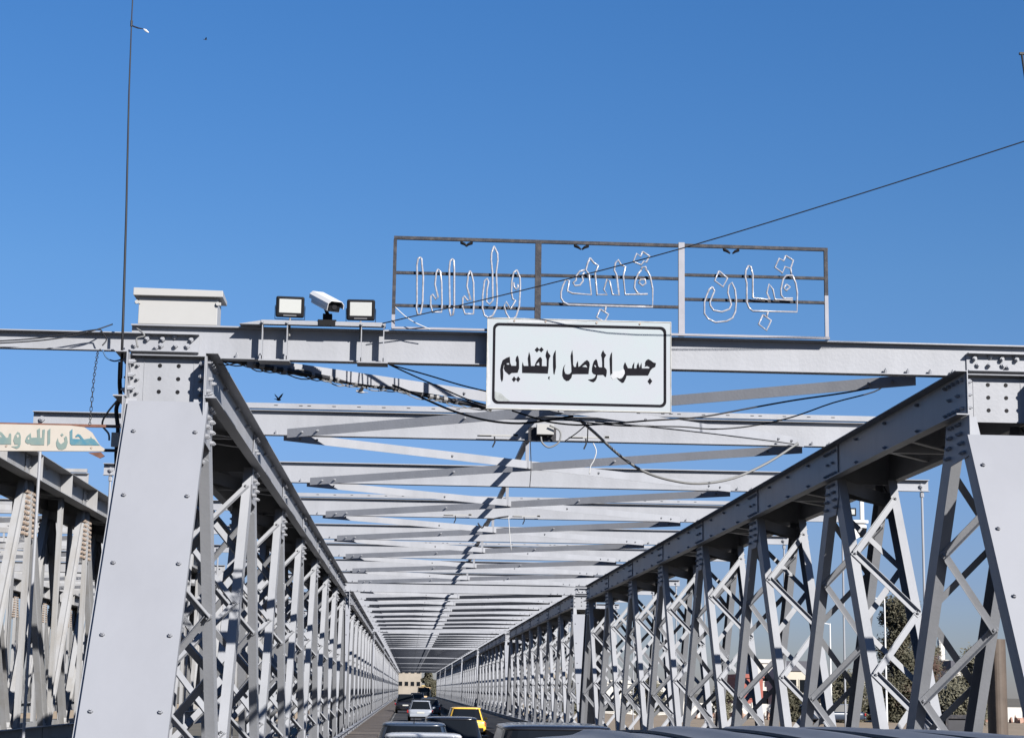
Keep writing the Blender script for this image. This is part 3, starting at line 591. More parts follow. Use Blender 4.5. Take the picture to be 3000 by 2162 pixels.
# security camera pointing down the road
t = thing("security_camera", "long white box camera on a black mount, between the two floodlights", "camera", (-1.17, 23.60, 6.884))
dirv = Vector((.40, -.84, -.36)).normalized(); sidev = dirv.cross(Vector((0, 0, 1))).normalized(); upv = sidev.cross(dirv)
C0 = Vector((-1.20, 23.62, 7.16))
def O(mb, name, m, **k): return part(mb, name, m, t, **k)
q = MB(); q.obox(C0, sidev, dirv, upv, .090, .30, .068); O(q, "housing", WHITE, bevel=.012)
q = MB()
prof = [(-.112, -.01), (-.112, .045), (-.075, .085), (.075, .085), (.112, .045), (.112, -.01), (.106, -.01), (.106, .042), (.072, .078), (-.072, .078), (-.106, .042), (-.106, -.01)]
b0 = len(q.v)
for tt in (-.33, .36):
    for p in prof: q.v.append(tuple(C0 + dirv*tt + sidev*p[0] + upv*p[1]))
nP = len(prof)
for i in range(nP):
    j = (i+1) % nP; q.f.append((i, j, nP+j, nP+i)); q.mi.append(0)
for base in (0, nP):
    for a in ((0, 1, 10, 11), (1, 2, 9, 10), (2, 3, 8, 9), (3, 4, 7, 8), (4, 5, 6, 7)): q.f.append(tuple(base+i for i in a)); q.mi.append(0)
O(q, "sun_shield", WHITE)
q = MB(); q.obox(C0+dirv*.304, sidev, dirv, upv, .080, .006, .058); O(q, "front_glass", BLACK)
q = MB(); q.cyl(C0+dirv*.305, C0+dirv*.318, .034, n=14); O(q, "lens_ring", DARK)
q = MB(); q.cyl(C0-upv*.06, (-1.17, 23.62, 7.0), .024, n=8); q.box(-1.23, -1.11, 23.56, 23.68, 6.93, 7.0); q.cyl((-1.17, 23.62, 6.886), (-1.17, 23.62, 6.94), .05, n=12)
q.box(-1.29, -1.05, 23.482, 23.70, 6.885, 6.905); q.box(-1.28, -1.06, 23.474, 23.486, 6.83, 6.89); O(q, "mount", BLACK)

# ------------------------------------------------------------ masts, cables, chain
t = thing("antenna_mast", "tall thin dark mast with a frayed side arm, at the left end of the beam", "mast", (-3.76, 23.36, 6.05))
q = MB(); q.tube([(-3.76, 23.36, 6.05), (-3.77, 23.36, 6.8), (-3.80, 23.36, 8.2), (-3.845, 23.36, 9.8), (-3.862, 23.36, 10.9), (-3.86, 23.36, 13.2)], [.018, .017, .014, .011, .008, .008], 8)
part(q, "pole", DARK, t, smooth=True)
q = MB(); q.tube([(-3.86, 23.36, 10.78), (-3.83, 23.36, 10.76), (-3.77, 23.36, 10.74), (-3.70, 23.36, 10.73)], [.004, .010, .010, .004], 6); q.cyl((-3.86, 23.36, 10.76), (-3.86, 23.36, 10.84), .016, n=8)
part(q, "side_arm", DARK, t)
q = MB(); q.tube([(-3.70, 23.36, 10.73), (-3.67, 23.36, 10.71), (-3.63, 23.36, 10.68)], [.005, .016, .008], 6); part(q, "frayed_tip", WHITE, t)
t = thing("antenna_mast", "thin dark mast cut by the right edge of the view, above the beam", "mast", (8.18, 23.6, 6.82))
q = MB(); q.tube([(8.60, 23.6, 6.82), (8.18, 23.6, 10.86)], .016, 8); part(q, "pole", DARK, t)
q = MB(); q.box(8.145, 8.26, 23.58, 23.62, 10.86, 10.89); part(q, "mast_head", DARK, t)

def wire(key, r, m, name, label, cat="cable", kk=4, group=None, n=5):
    q = MB(); q.tube(smoothpath(WIRES[key], kk), r, n); return tag(q.build(name, m, smooth=True), label, cat, group)
wire('w_long', .0078, DARK, "cable", "long taut black cable crossing the sky and the neon sign")
wire('w_loop', .022, WIREG, "cable", "thick grey cable sagging in a deep loop below the right of the name sign")
wire('w_low', .010, DARK, "cable", "thin black cable swinging up to the right truss corner under the beam")
wire('w_mid', .010, DARK, "cable", "thin black cable running from the sign's foot to the right chord, above the thick loop")
wire('w_sag', .012, DARK, "cable", "black cable draped behind the foot of the name sign and along the right brace")
wire('w_t1', .010, DARK, "cable", "upper of two thin cables slanting from the beam to the sign's left edge")
wire('w_t2', .010, DARK, "cable", "lower of two thin cables slanting from the beam to the sign's left edge")
wire('w_hang', .015, DARK, "cable", "tape-bound black cable drooping from the left brace to the foot of the sign")
t = wire('w_bund', .036, DARK, "cable_bundle", "dark bundle of cables tied along the brace left of the name sign")
rnd = random.Random(4); PB = smoothpath(WIRES['w_bund'], 6)
q = MB()
for i in range(8, len(PB)-1, 2):
    a, b = PB[i], PB[i+1]; m_ = a.lerp(b, rnd.random()); dd = (b-a).normalized()
    if rnd.random() < .6: q.cyl(m_-dd*rnd.uniform(.01, .03), m_+dd*rnd.uniform(.01, .05), .0455, n=7)
o = q.build("binding_tape", TAPE, t)
q = MB()
for j in range(6):
    q.tube([p + Vector((0, rnd.uniform(-.02, .02), .03*math.sin(i*.8+j*2)-.014*j+.02)) for i, p in enumerate(PB)], .009, 5)
q.build("loose_strand", WIREG, t)
wire('w_left', .009, DARK, "cable", "black cable lying along the left arm of the beam, lowest of the pair")
wire('w_left2', .009, DARK, "cable", "black cable lying along the left arm of the beam, upper of the pair")
wire('w_l3', .012, WIREG, "cable", "short grey cable loop hanging over the splice bolts on the left")
wire('w_l4', .010, mat("blue_cable", (.04, .12, .25), .5), "cable", "short blue cable loop under the beam beside the chain")
wire('w_d1', .030, DARK, "cable", "thick black cable running down the outer edge of the left end post")
wire('w_d2', .014, WIREG, "cable", "grey cable curling to the small box behind the cream board")
wire('w_sc2', .007, WIREW, "cable", "stray white wire dangling from the frame's left foot to the beam")
wire('w_v1', .008, WIREG, "cable", "short straight grey wire hanging below the right half of the sign")
wire('w_v2', .008, WIREG, "cable", "short grey wire slanting down-left below the right half of the sign")
wire('w_v3', .010, WIREW, "cable", "frayed pale wire dangling right of the junction box, below the beam")
wire('w_v4', .007, WIREW, "cable", "thin pale wire hanging beside the first brace post below the sign")
wire('w_v5', .010, WIREW, "cable", "thin pale wire hanging straight down from the fourth beam")
wire('w_v6', .020, DARK, "cable", "dark cable hook lying along the foot of the fourth beam")
wire('w_jb', .016, WIREG, "cable", "curled grey cable hanging from the junction box under the sign")
# chain
q = MB(); PB = smoothpath(WIRES['chain'], 8)
L_ = sum((b-a).length for a, b in zip(PB, PB[1:])); nlk = 22
for i in range(nlk):
    u = i/nlk*(len(PB)-1); a = PB[int(u)].lerp(PB[min(int(u)+1, len(PB)-1)], u % 1); u = (i+1.25)/nlk*(len(PB)-1); u = min(u, len(PB)-1.001); b = PB[int(u)].lerp(PB[int(u)+1], u % 1)
    sd = Vector((1, 0, 0)) if i % 2 else Vector((0, 1, 0))
    q.tube([a, a.lerp(b, .2)+sd*.014, a.lerp(b, .8)+sd*.014, b, a.lerp(b, .8)-sd*.014, a.lerp(b, .2)-sd*.014, a], .005, 5)
tag(q.build("chain", DARK), "dark hanging chain that holds the cream board under the left beam", "chain")

# ------------------------------------------------------------ cream board with green letters
YB = 23.45
t = thing("lettered_board", "chipped cream board with green Arabic letters hanging at the left edge", "sign", (-5.0, YB, 5.2))
q = MB(); q.prism(BOARD, YB+.002, YB+.045); part(q, "board_panel", BOARDM, t)
q = MB()
for P_ in BGLYPHS[:-1]: q.prism(P_, YB-.004, YB+.004)
part(q, "board_lettering", GREENI, t)
q = MB(); q.prism(BGLYPHS[-1], YB-.004, YB+.004); part(q, "board_lettering", BLUEI, t)
q = MB()
for P_ in BCOUNTERS: q.prism(P_, YB-.006, YB-.0045)
part(q, "letter_opening", BOARDM, t)
q = MB(); q.box(-6.5, -3.72, YB+.05, YB+.09, 5.435, 5.47); part(q, "top_rail", BROWN, t)
q = MB(); q.box(-6.5, -3.78, YB+.05, YB+.09, 5.125, 5.16); part(q, "bottom_rail", DARK, t)
q = MB()
for x, z in ((-5.17, 5.165), (-4.10, 5.165)): q.cyl((x, YB+.003, z), (x, YB-.008, z), .014, n=6)
part(q, "screw", RUST, t)
q = MB(); q.prism([(-4.14, 5.10), (-3.98, 5.11), (-3.93, 5.06), (-3.99, 5.03)], YB+.0, YB+.03); part(q, "broken_piece", BROWN, t)
q = MB(); q.box(-3.90, -3.70, 23.70, 23.78, 5.22, 5.40)
t2 = tag(q.build("junction_box", CREAM), "small pale box with cables at the left end post, behind the cream board", "box")

# junction box and lamps on the second beam
jb = Vector((2.10, 30.75, 6.53))
t = thing("junction_box", "grey junction box with curled cables fixed to the beam behind the name sign", "box", jb)
q = MB(); q.box(2.06, 2.35, 30.66, 30.80, 6.46, 6.64); part(q, "box_body", CREAM, t, bevel=.008)
q = MB(); q.box(1.93, 2.40, 30.80, 30.87, 6.36, 6.60); part(q, "back_plate", BLACKST, t)
q = MB(); q.cyl((2.13, 30.72, 6.46), (2.13, 30.72, 6.43), .02, n=8); q.cyl((2.25, 30.72, 6.46), (2.25, 30.72, 6.43), .02, n=8); part(q, "cable_gland", DARK, t)
def lamp_bar(x, y, label):
    t = thing("strip_lamp", label, "lamp", (x, y, 6.43), "small strip lamps under the beams")
    q = MB(); q.box(x-.30, x+.24, y-.05, y-.01, 6.43, 6.455); q.box(x+.27, x+.36, y-.06, y-.01, 6.43, 6.475); part(q, "lamp_rail", CREAM, t)
    q = MB(); q.box(x-.34, x-.10, y-.09, y-.05, 6.418, 6.435); q.box(x+.28, x+.35, y-.065, y-.061, 6.438, 6.467); part(q, "lamp_head", BLACK, t)
    q = MB(); q.tube([(x-.05, y-.05, 6.42), (x-.04, y-.05, 6.33), (x-.08, y-.05, 6.24)], .014, 5); part(q, "loose_wire", DARK, t)
lamp_bar(1.40, Y0+PN-.17, "strip lamp under the beam behind the sign, left of the junction box")
lamp_bar(2.95, Y0+PN-.17, "strip lamp under the beam behind the sign, right of the junction box")
lamp_bar(1.10, Y0+3*PN-.17, "strip lamp under the fourth beam, left of the centre line")
lamp_bar(2.80, Y0+3*PN-.17, "strip lamp under the fourth beam, right of the centre line")

# dome camera on the right footpath side
px, py = 8.85, 36.0
t = thing("dome_camera", "white dome camera with a small lamp on an arm, seen through the right truss", "camera", (px, py, 5.3))
q = MB(); q.box(px+.03, px+.10, py-.04, py+.04, 5.62, 6.60); q.box(px-.22, px+.18, py-.05, py+.05, 5.56, 5.62); part(q, "arm", WHITE, t)
q = MB(); q.cyl((px-.02, py, 5.52), (px-.02, py, 5.56), .10, .17, n=16); q.cyl((px-.02, py, 5.46), (px-.02, py, 5.52), .17, .17, n=16); part(q, "dome_base", WHITE, t, smooth=False)
q = MB(); q.cyl((px+.02, py, 5.36), (px+.02, py, 5.46), .12, .14, n=16); q.cyl((px+.02, py, 5.28), (px+.02, py, 5.36), .05, .12, n=16); part(q, "dome", BLACK, t)
q = MB(); q.box(px-.28, px-.06, py-.05, py, 5.70, 5.86); part(q, "lamp_housing", BLACK, t, bevel=.01)
q = MB(); q.box(px-.25, px-.09, py-.056, py-.04, 5.73, 5.83); part(q, "lamp_lens", LENS, t)
q = MB(); q.bar((px-.15, py-.08, 5.42), (px-.05, py-.08, 5.26), .08, .10); part(q, "spare_camera", WHITE, t)

# column and cabinet outside the right truss
q = MB(); q.cyl((10.25, 32, -1.6), (10.25, 32, 3.2), .17, n=24); q.cyl((10.25, 32, 1.38), (10.25, 32, 1.46), .20, n=24)
tag(q.build("steel_column", mat("brown_column", (.13, .10, .08), .5, var=.3, scale=4), smooth=False), "round brown steel column just outside the right end post", "column")
t = thing("steel_gate", "dark sheet steel gate outside the right truss, left of the brown column", "gate", (10.1, 34.2, 0))
q = MB(); q.box(9.5, 10.45, 34.2, 34.25, -1.4, 1.80); part(q, "gate_panel", mat("gate_steel", (.06, .06, .07), .6, var=.3, scale=3), t)
q = MB(); q.box(9.44, 10.5, 34.16, 34.28, 1.80, 1.87)
for x in (9.47, 9.98, 10.47): q.box(x-.025, x+.025, 34.14, 34.197, -1.4, 1.80)
part(q, "gate_frame", BLACKST, t)

# ------------------------------------------------------------ birds
def bird(loc, label, m, wing, rz, sc=1.0, fold=False):
    t = thing("bird", label, "bird", loc)
    t.rotation_euler = (0, R(wing*.0), R(rz)); t.scale = (sc,)*3
    q = MB(); q.tube([(-.15, 0, 0), (-.10, 0, 0), (-.03, 0, .005), (.05, 0, .01), (.10, 0, .02), (.14, 0, .02), (.17, 0, .015)], [.008, .025, .045, .045, .030, .026, .004], 10)
    q.build("body", m, t, smooth=True)
    for s in (-1, 1):
        q = MB(); up = math.sin(R(wing)); cs = math.cos(R(wing))
        pts = [(.07, .02), (.09, .12), (.03, .30), (-.04, .20), (-.06, .02)]
        b0 = len(q.v)
        for dz in (0, .006): q.v += [(p[0], s*p[1]*cs, .02+p[1]*up+dz) for p in pts]
        q.f.append(tuple(range(5))); q.f.append(tuple(range(9, 4, -1))); q.mi += [0, 0]
        for i in range(5): j = (i+1) % 5; q.f.append((j, i, 5+i, 5+j)); q.mi.append(0)
        q.build("wing", m, t)
    q = MB(); q.prism([(-.13, -.004), (-.24, -.006), (-.24, .004), (-.13, .008)], -.03, .03); q.build("tail", m, t)
bird((-1.83, 24.4, 5.98), "dark bird with raised wings above the second beam, left side", mat("dark_feathers", (.02, .02, .025), .7), 48, 60, .36)
bird((-.72, 23.9, 6.03), "pale bird flying just under the cable bundle", mat("pale_feathers", (.5, .48, .47), .7, var=.5, scale=9), 20, 200, .42)
bird((-7.4, 60, 23.8), "tiny distant bird high in the sky right of the mast", DARK, 30, 20, .35)
# ------------------------------------------------------------ cars
def se(a, b, n, e=4.0):                      # superellipse outline
    o = []
    for i in range(n):
        t = 2*math.pi*(i+.5)/n; c, s = math.cos(t), math.sin(t)
        o.append((a*math.copysign(abs(c)**(2/e), c), b*math.copysign(abs(s)**(2/e), s)))
    return o
def van_roof(t, a, y0, y1, H, m):            # one pressed sheet with six long ribs and rounded edges
    q = MB(); nx, ny = 96, 24; a += .02; y0 -= .03; y1 += .03; c = (y0+y1)/2; h = (y1-y0)/2
    for j in range(ny+1):
        v = -1+2*j/ny; v = math.copysign(1-(1-abs(v))**1.6, v)
        for i in range(nx+1):
            u = -1+2*i/nx; uu = math.copysign(1-(1-abs(u))**1.25, u)
            z = H - .045*uu*uu - .03*v*v - .05*max(0, abs(uu)-.86)**2/.0196 - .06*max(0, abs(v)-.9)**2/.01
            rib = 0
            if abs(v) < .93:
                for r_ in (-.70, -.42, -.14, .14, .42, .70): rib = max(rib, math.exp(-((uu-r_)/.034)**2))
            z += .02*rib*min(1, (.93-abs(v))/.08 if abs(v) < .93 else 0)
            q.v.append((uu*a, c+v*h, z))
    for j in range(ny):
        for i in range(nx):
            b = j*(nx+1)+i; q.f.append((b, b+1, b+nx+2, b+nx+1)); q.mi.append(0)
    roof = q.build("roof", m, t, smooth=True)
    for u in (-.56, -.28, 0, .28, .56):
        g = MB(); pts = []
        for j in range(13):
            v = -.9+1.8*j/12; pts.append((u*a, c+v*h, H-.045*u*u-.03*v*v+.004))
        g.tube(pts, .008, 5); g.build("roof_dark_strip", DARK, roof)  # thin dark strips added so the rib lines read along the roof
    return roof
def car(label, m, x, y, L=4.5, W=1.78, H=1.48, kind='sedan', cat="car", name="parked_car", rz=0, roofm=None, group="vehicles queueing on the bridge", ribs=False, aerial=False):
    t = thing(name, label, cat, (x, y+L/2, 0), group, R(rz))
    belt = H*.62 if kind != 'van' else H*.52; hw = W/2
    # lower body: lofted rounded sections from rear (-L/2) to front
    st = [(-.5, .80, .46, .80), (-.485, .93, .36, .93), (-.44, 1.0, .26, .985), (-.3, 1.0, .22, 1.0), (0, 1.0, .22, 1.0), (.22, 1.0, .22, .985), (.34, .985, .22, .93 if kind != 'van' else .95), (.44, .95, .24, .86), (.485, .86, .32, .76), (.5, .74, .42, .66)]
    if kind == 'suv' or kind == 'van': st[0] = (-.5, .88, .42, .92); st[1] = (-.49, .97, .34, .98)
    q = MB(); n = 20
    for (u, wf, zb, tf) in st:
        z0, z1 = zb, belt*tf; zc, hz = (z0+z1)/2, (z1-z0)/2
        for (a, b) in se(hw*wf, hz, n, 5): q.v.append((a, u*L, zc+b))
    for k in range(len(st)-1):
        for i in range(n): j = (i+1) % n; q.f.append((k*n+i, k*n+j, (k+1)*n+j, (k+1)*n+i)); q.mi.append(0)
    q.f.append(tuple(range(n-1, -1, -1))); q.mi.append(0); q.f.append(tuple((len(st)-1)*n+i for i in range(n))); q.mi.append(0)
    body = q.build("body", m, t, smooth=True)
    # cabin
    yr0, yf0, yr1, yf1 = {'sedan': (-.40, .22, -.24, .06), 'hatch': (-.485, .22, -.40, .06), 'suv': (-.49, .24, -.44, .08), 'van': (-.492, .36, -.47, .20), 'pickup': (-.06, .26, -.01, .14)}[kind]
    levels = [(0, 0), (.5, .5), (1, 1)]
    N = 28; q = MB(); gl = {'windshield': MB(), 'rear_window': MB(), 'side_window': MB(), 'side_window2': MB()}
    rings = []
    for u in (0, .5, 1):
        rf = .86 if kind == 'van' else .74; a = (hw*.93)*(1-u) + (hw*rf)*u; y0_ = (yr0*(1-u)+yr1*u)*L; y1_ = (yf0*(1-u)+yf1*u)*L; z = (belt-.04)*(1-u) + (H-.07)*u
        rings.append([(p[0], (y0_+y1_)/2+p[1], z) for p in se(a, (y1_-y0_)/2, N, 7)])
    for k in range(2):
        for i in range(N):
            j = (i+1) % N; p = [rings[k][i], rings[k][j], rings[k+1][j], rings[k+1][i]]
            cx = (p[0][0]+p[1][0])/2; cy = (p[0][1]+p[1][1])/2; yc = ((yr0+yf0)/2)*L; hy = (yf0-yr0)/2*L
            dx = abs(p[0][0]-p[1][0]); dy = abs(p[0][1]-p[1][1])
            key = None
            if dx > dy*1.5 and abs(cx) < hw*.86: key = 'windshield' if cy > yc else 'rear_window'
            elif dy > dx*1.5 and abs(cy-yc) < hy*.88: key = 'side_window' if cx < 0 else 'side_window2'
            tgt = gl[key] if key else q; b0 = len(tgt.v); tgt.v += p; tgt.f.append((b0, b0+1, b0+2, b0+3)); tgt.mi.append(0)
    q.build("pillar", m, t)
    for key, g_ in gl.items():
        if g_.v: g_.build(key.rstrip('2'), GLASS, t, smooth=True)
    # roof with a soft crown
    q = MB(); top = []
    if ribs: roof = van_roof(t, hw*rf, yr1*L, yf1*L, H, roofm or m)
    y0_, y1_ = yr1*L, yf1*L
    for (sc, dz) in ((1.0, -.075), (1.015, -.055), (.985, -.028), (.86, -.010), (.6, -.002), (.25, 0)):
        top.append([(p[0]*1, (y0_+y1_)/2+p[1], H+dz) for p in se(hw*rf*sc+.004, (y1_-y0_)/2*(sc if sc > .9 else .4+.6*sc)+.004, N, 7 if sc > .9 else 5)])
    for r in top: q.v += r
    for k in range(len(top)-1):
        for i in range(N): j = (i+1) % N; q.f.append((k*N+i, k*N+j, (k+1)*N+j, (k+1)*N+i)); q.mi.append(0)
    q.f.append(tuple((len(top)-1)*N+i for i in range(N))); q.mi.append(0)
    if not ribs: roof = q.build("roof", roofm or m, t, smooth=True)
    if False:
        for xx in (-.62, -.38, -.13, .13, .38, .62):
            q = MB(); q.tube([(xx*hw, y0_+.15, H-.020), (xx*hw, y0_+.3, H-.006 if abs(xx) < .3 else H-.012), (xx*hw, y1_-.3, H-.006 if abs(xx) < .3 else H-.012), (xx*hw, y1_-.15, H-.020)], .016, 6); q.build("roof_rib", roofm or m, roof)
        for s in ():
            q = MB(); q.tube([(s*hw*.66, y0_+.1, H-.02), (s*hw*.66, y0_+.25, H+.012), (s*hw*.66, y1_-.3, H+.012), (s*hw*.66, y1_-.1, H-.02)], .018, 6); q.build("roof_rail", BLACK, roof)
    if aerial:
        q = MB(); q.cyl((0, y0_+.1, H-.03), (0, y0_-.02, H+.11), .012, .006, n=6); q.build("aerial", BLACK, roof)
    if kind == 'pickup':
        q = MB(); q.box(-hw+.08, hw-.08, -.47*L, -.08*L, belt*.98, belt*.985); q.build("cargo_bed", BLACK, t)
    for s in (-1, 1):
        q = MB(); q.box(s*hw*.97-.10, s*hw*.97+.0, -L/2-.004+.02, -L/2+.13, belt*.66, belt*.88); q.build("tail_light", REDL, t, bevel=.02)
        q = MB(); q.box(s*hw*.86-.14, s*hw*.86+.05, L/2-.14, L/2-.02, belt*.55, belt*.70); q.build("headlight", LENS, t, bevel=.02)
        q = MB(); q.obox((s*(hw+.07), .17*L, belt+.02), (1,0,0), (0,1,0), (0,0,1), .09, .05, .065); q.build("mirror", m, t, bevel=.02)
        for yy in (-.30*L, .31*L):
            q = MB(); q.cyl((s*(hw-.20), yy, .32), (s*(hw+.005), yy, .32), .32, n=24); wh = q.build("wheel", TYRE, t)
            q = MB(); q.cyl((s*(hw-.02), yy, .32), (s*(hw+.012), yy, .32), .20, n=12); q.build("rim", RIM, wh)
    q = MB(); q.box(-hw*.86, hw*.86, -L/2-.06, -L/2+.05, .32, .52); q.build("bumper", m if kind != 'suv' else BLACK, t, bevel=.03)
    q = MB(); q.box(-.26, .26, -L/2-.018, -L/2+.02, belt*.62, belt*.62+.11); q.build("number_plate", PLATE, t)
    if kind in ('sedan', 'hatch', 'suv'):
        q = MB(); q.box(-hw*.6, hw*.6, -L/2-.004, -L/2+.02, belt*.80, belt*.83); q.build("boot_trim", CHROME if kind == 'suv' else m, t)
    return t
VANP = mat("blue_grey_paint", (.15, .16, .185), .5, spec=.3, var=.2, scale=2)
BLK = paint("black_paint", (.012, .012, .015), .22); WHT = paint("white_paint", (.70, .71, .74), .3)
DKB = paint("dark_blue_grey_paint", (.03, .045, .075), .3); YEL = paint("yellow_paint", (1.0, .60, .07), .35); SIL = paint("silver_paint", (.33, .36, .42), .3)
car("blue-grey van nearest the camera, only its ribbed roof showing at the bottom right", VANP, 1.42, 4.2, 4.9, 2.34, 2.075, 'van', "van", "van", ribs=True)
car("black vehicle with a wide dark rear window, just left of the ribbed van roof", BLK, 1.98, 24.2, 4.6, 1.95, 1.76, 'suv', "car", "car")
car("white car whose pale roof shows at the bottom edge, left of the black vehicle", WHT, .27, 30.5, 4.4, 1.75, 1.46, 'sedan', "car", "car")
car("dark blue-grey car with a roof aerial, right in front of the white roof", DKB, .13, 39.0, 4.5, 1.80, 1.50, 'suv', "car", "car", aerial=True)
car("black car with the yellow taxi showing through its windows", BLK, 1.10, 46.5, 4.3, 1.74, 1.52, 'hatch', "car", "car")
car("yellow taxi on the right of the queue, with a black rear window", YEL, 2.62, 84, 4.4, 1.82, 1.42, 'suv', "taxi", "taxi")
car("silver car with a dark rear window, alone in the middle of the lane", SIL, .87, 129, 4.5, 1.75, 1.42, 'hatch', "car", "car")
car("dark grey car partly hidden behind the silver car, toward the right", mat("dark_grey_car_paint", (.06, .065, .07), .3), 1.75, 151, 4.4, 1.78, 1.46, 'sedan', "car", "car")
car("black pickup truck close to the left footway, beyond the silver car", BLK, -.25, 172, 5.0, 1.85, 1.72, 'pickup', "pickup", "pickup_truck")
car("dark blue car beyond the silver car, right side of the lane", DKB, 1.95, 178, 4.4, 1.76, 1.42, 'sedan', "car", "car")
car("black off-road car between the pickup and the dark blue car", BLK, .95, 205, 4.6, 1.85, 1.80, 'suv', "car", "car")
car("white car far down the lane, in front of the black off-road car", WHT, .2, 236, 4.4, 1.76, 1.45, 'sedan', "car", "car")
t = car("yellow truck far down the lane near the end of the bridge", mat("truck_yellow", (.62, .42, .22), .5), 2.2, 262, 5.6, 2.1, 2.5, 'van', "truck", "truck")
car("dark car standing on the earth bank, right of the white pole", BLK, 37.2, 150, 4.4, 1.8, 1.5, 'sedan', "car", "car", rz=80, group="cars parked on the river bank")
car("dark blue car standing on the earth bank behind the big tree", DKB, 33.3, 142, 4.4, 1.8, 1.5, 'sedan', "car", "car", rz=95, group="cars parked on the river bank")
for o in [o for o in COL.objects if o.get("group") == "cars parked on the river bank"]: o.location.z = .02

# ------------------------------------------------------------ trees
def tree(label, x, y, z0, h, w, trunk, leaf, n=3500, seed=0, clumps=26, ls=.22, cat="tree", name="tree", group="trees on the right bank", column=False, bare=False):
    rnd = random.Random(seed); t = thing(name, label, cat, (x, y, z0), group)
    q = MB(); top = h*(.85 if column else .6)
    pts = [(rnd.uniform(-.1, .1)*i, rnd.uniform(-.1, .1)*i, top*i/5) for i in range(6)]; pts[0] = (0, 0, 0)
    q.tube(pts, [trunk*(1-.15*i) for i in range(6)], 8)
    cl = []
    for i in range(clumps):
        a = rnd.uniform(0, 6.283); v = rnd.random()
        if column: zz = h*(.12+.83*v); rr = w/2*(.35+.65*math.sin(math.pi*min(1, .12+v*.86)))*rnd.uniform(.15, .85)
        else: zz = h*(.28+.62*v); rr = w/2*math.sqrt(max(.05, 1-(2*v-.9)**2))*rnd.uniform(.2, .85)
        c = Vector((rr*math.cos(a), rr*math.sin(a), zz)); cl.append((c, rnd.uniform(.10, .24)*w*(1 if not column else 1.2)))
        base = Vector(pts[min(5, max(1, int(zz/top*4)))])
        mid = base.lerp(c, .5)+Vector((0, 0, -.05*h*rnd.random()))
        q.tube([base, mid, c], [trunk*.4, trunk*.22, trunk*.07], 5)
        if bare:
            for _ in range(14):
                dd = Vector((rnd.gauss(0, 1), rnd.gauss(0, 1), rnd.gauss(.5, 1))).normalized()*rnd.uniform(.4, 1.0)*w*.28
                q.tube([c, c+dd*.5+Vector((0, 0, .05)), c+dd], [trunk*.07, trunk*.05, trunk*.02], 4)
    q.build("trunk", TWIG if bare else BARK, t)
    if bare: return t
    q = MB()
    for i in range(n):
        c, r = cl[rnd.randrange(len(cl))]
        dv = Vector((rnd.gauss(0, 1), rnd.gauss(0, 1), rnd.gauss(0, .8))); dv = dv.normalized()*r*(rnd.random()**.45)*rnd.choice((1, 1, 1.25))
        p = c+dv; a = Vector((rnd.gauss(0, 1), rnd.gauss(0, 1), rnd.gauss(0, 1))).normalized(); b = a.orthogonal().normalized()
        s = ls*rnd.uniform(.5, 1.2); b0 = len(q.v)
        q.v += [tuple(p-a*s), tuple(p-b*s*.5), tuple(p+a*s), tuple(p+b*s*.5)]; q.f.append((b0, b0+1, b0+2, b0+3)); q.mi.append(0)
    q.build("crown", leaf, t)
    return t
tree("tall dark column-shaped tree seen through the right truss", 40.0, 150, -1.2, 11.8, 4.4, .28, LEAF, 24000, 1, 80, .16, column=True)
tree("smaller dark tree just right of the tall column-shaped one", 43.5, 154, -1.2, 8.0, 3.0, .2, LEAF, 11000, 2, 44, .15, column=True)
tree("bushy dark tree left of the tall column-shaped one", 35.5, 150, -1.2, 5.3, 4.2, .2, LEAF, 11000, 3, 40, .15)
tree("round olive bush tree beside the red building", 25.4, 150, -1.2, 4.2, 2.2, .14, LEAF2, 7000, 4, 26, .13)
tree("dark low tree in front of the cream house", 31.4, 152, -1.2, 4.2, 2.6, .16, LEAF, 8000, 5, 30, .14)
tree("leafless reddish tree near the right end post", 33.6, 118, -1.2, 6.4, 4.4, .16, LEAF, 0, 6, 26, .2, bare=True)
tree("olive shrub tree near the right end post, under the leafless one", 33.2, 112, -1.2, 4.2, 3.6, .15, LEAF2, 10000, 7, 36, .12)
tree("grey-green tree right of the leafless one, behind the end post", 36.4, 118, -1.2, 6.6, 3.6, .18, LEAF2, 10000, 8, 38, .13)
tree("dark tree at the far end of the bridge, right of the cream building", 5.6, 520, -2, 10, 4.6, .35, LEAF, 5000, 9, 30, .4, group="trees at the far end")
tree("second dark tree at the far end, closest to the right truss", 11.5, 535, -2, 10.5, 6, .35, LEAF, 5000, 10, 30, .4, group="trees at the far end")
tree("small round tree seen through the middle of the right truss", 22.0, 172, -1.2, 5.0, 3.6, .2, LEAF2, 8000, 11, 30, .14)
tree("dark bush far off through the right truss, below the second portal", 14.5, 168, -1.2, 4.2, 2.6, .2, LEAF, 2600, 12, 20, .22)

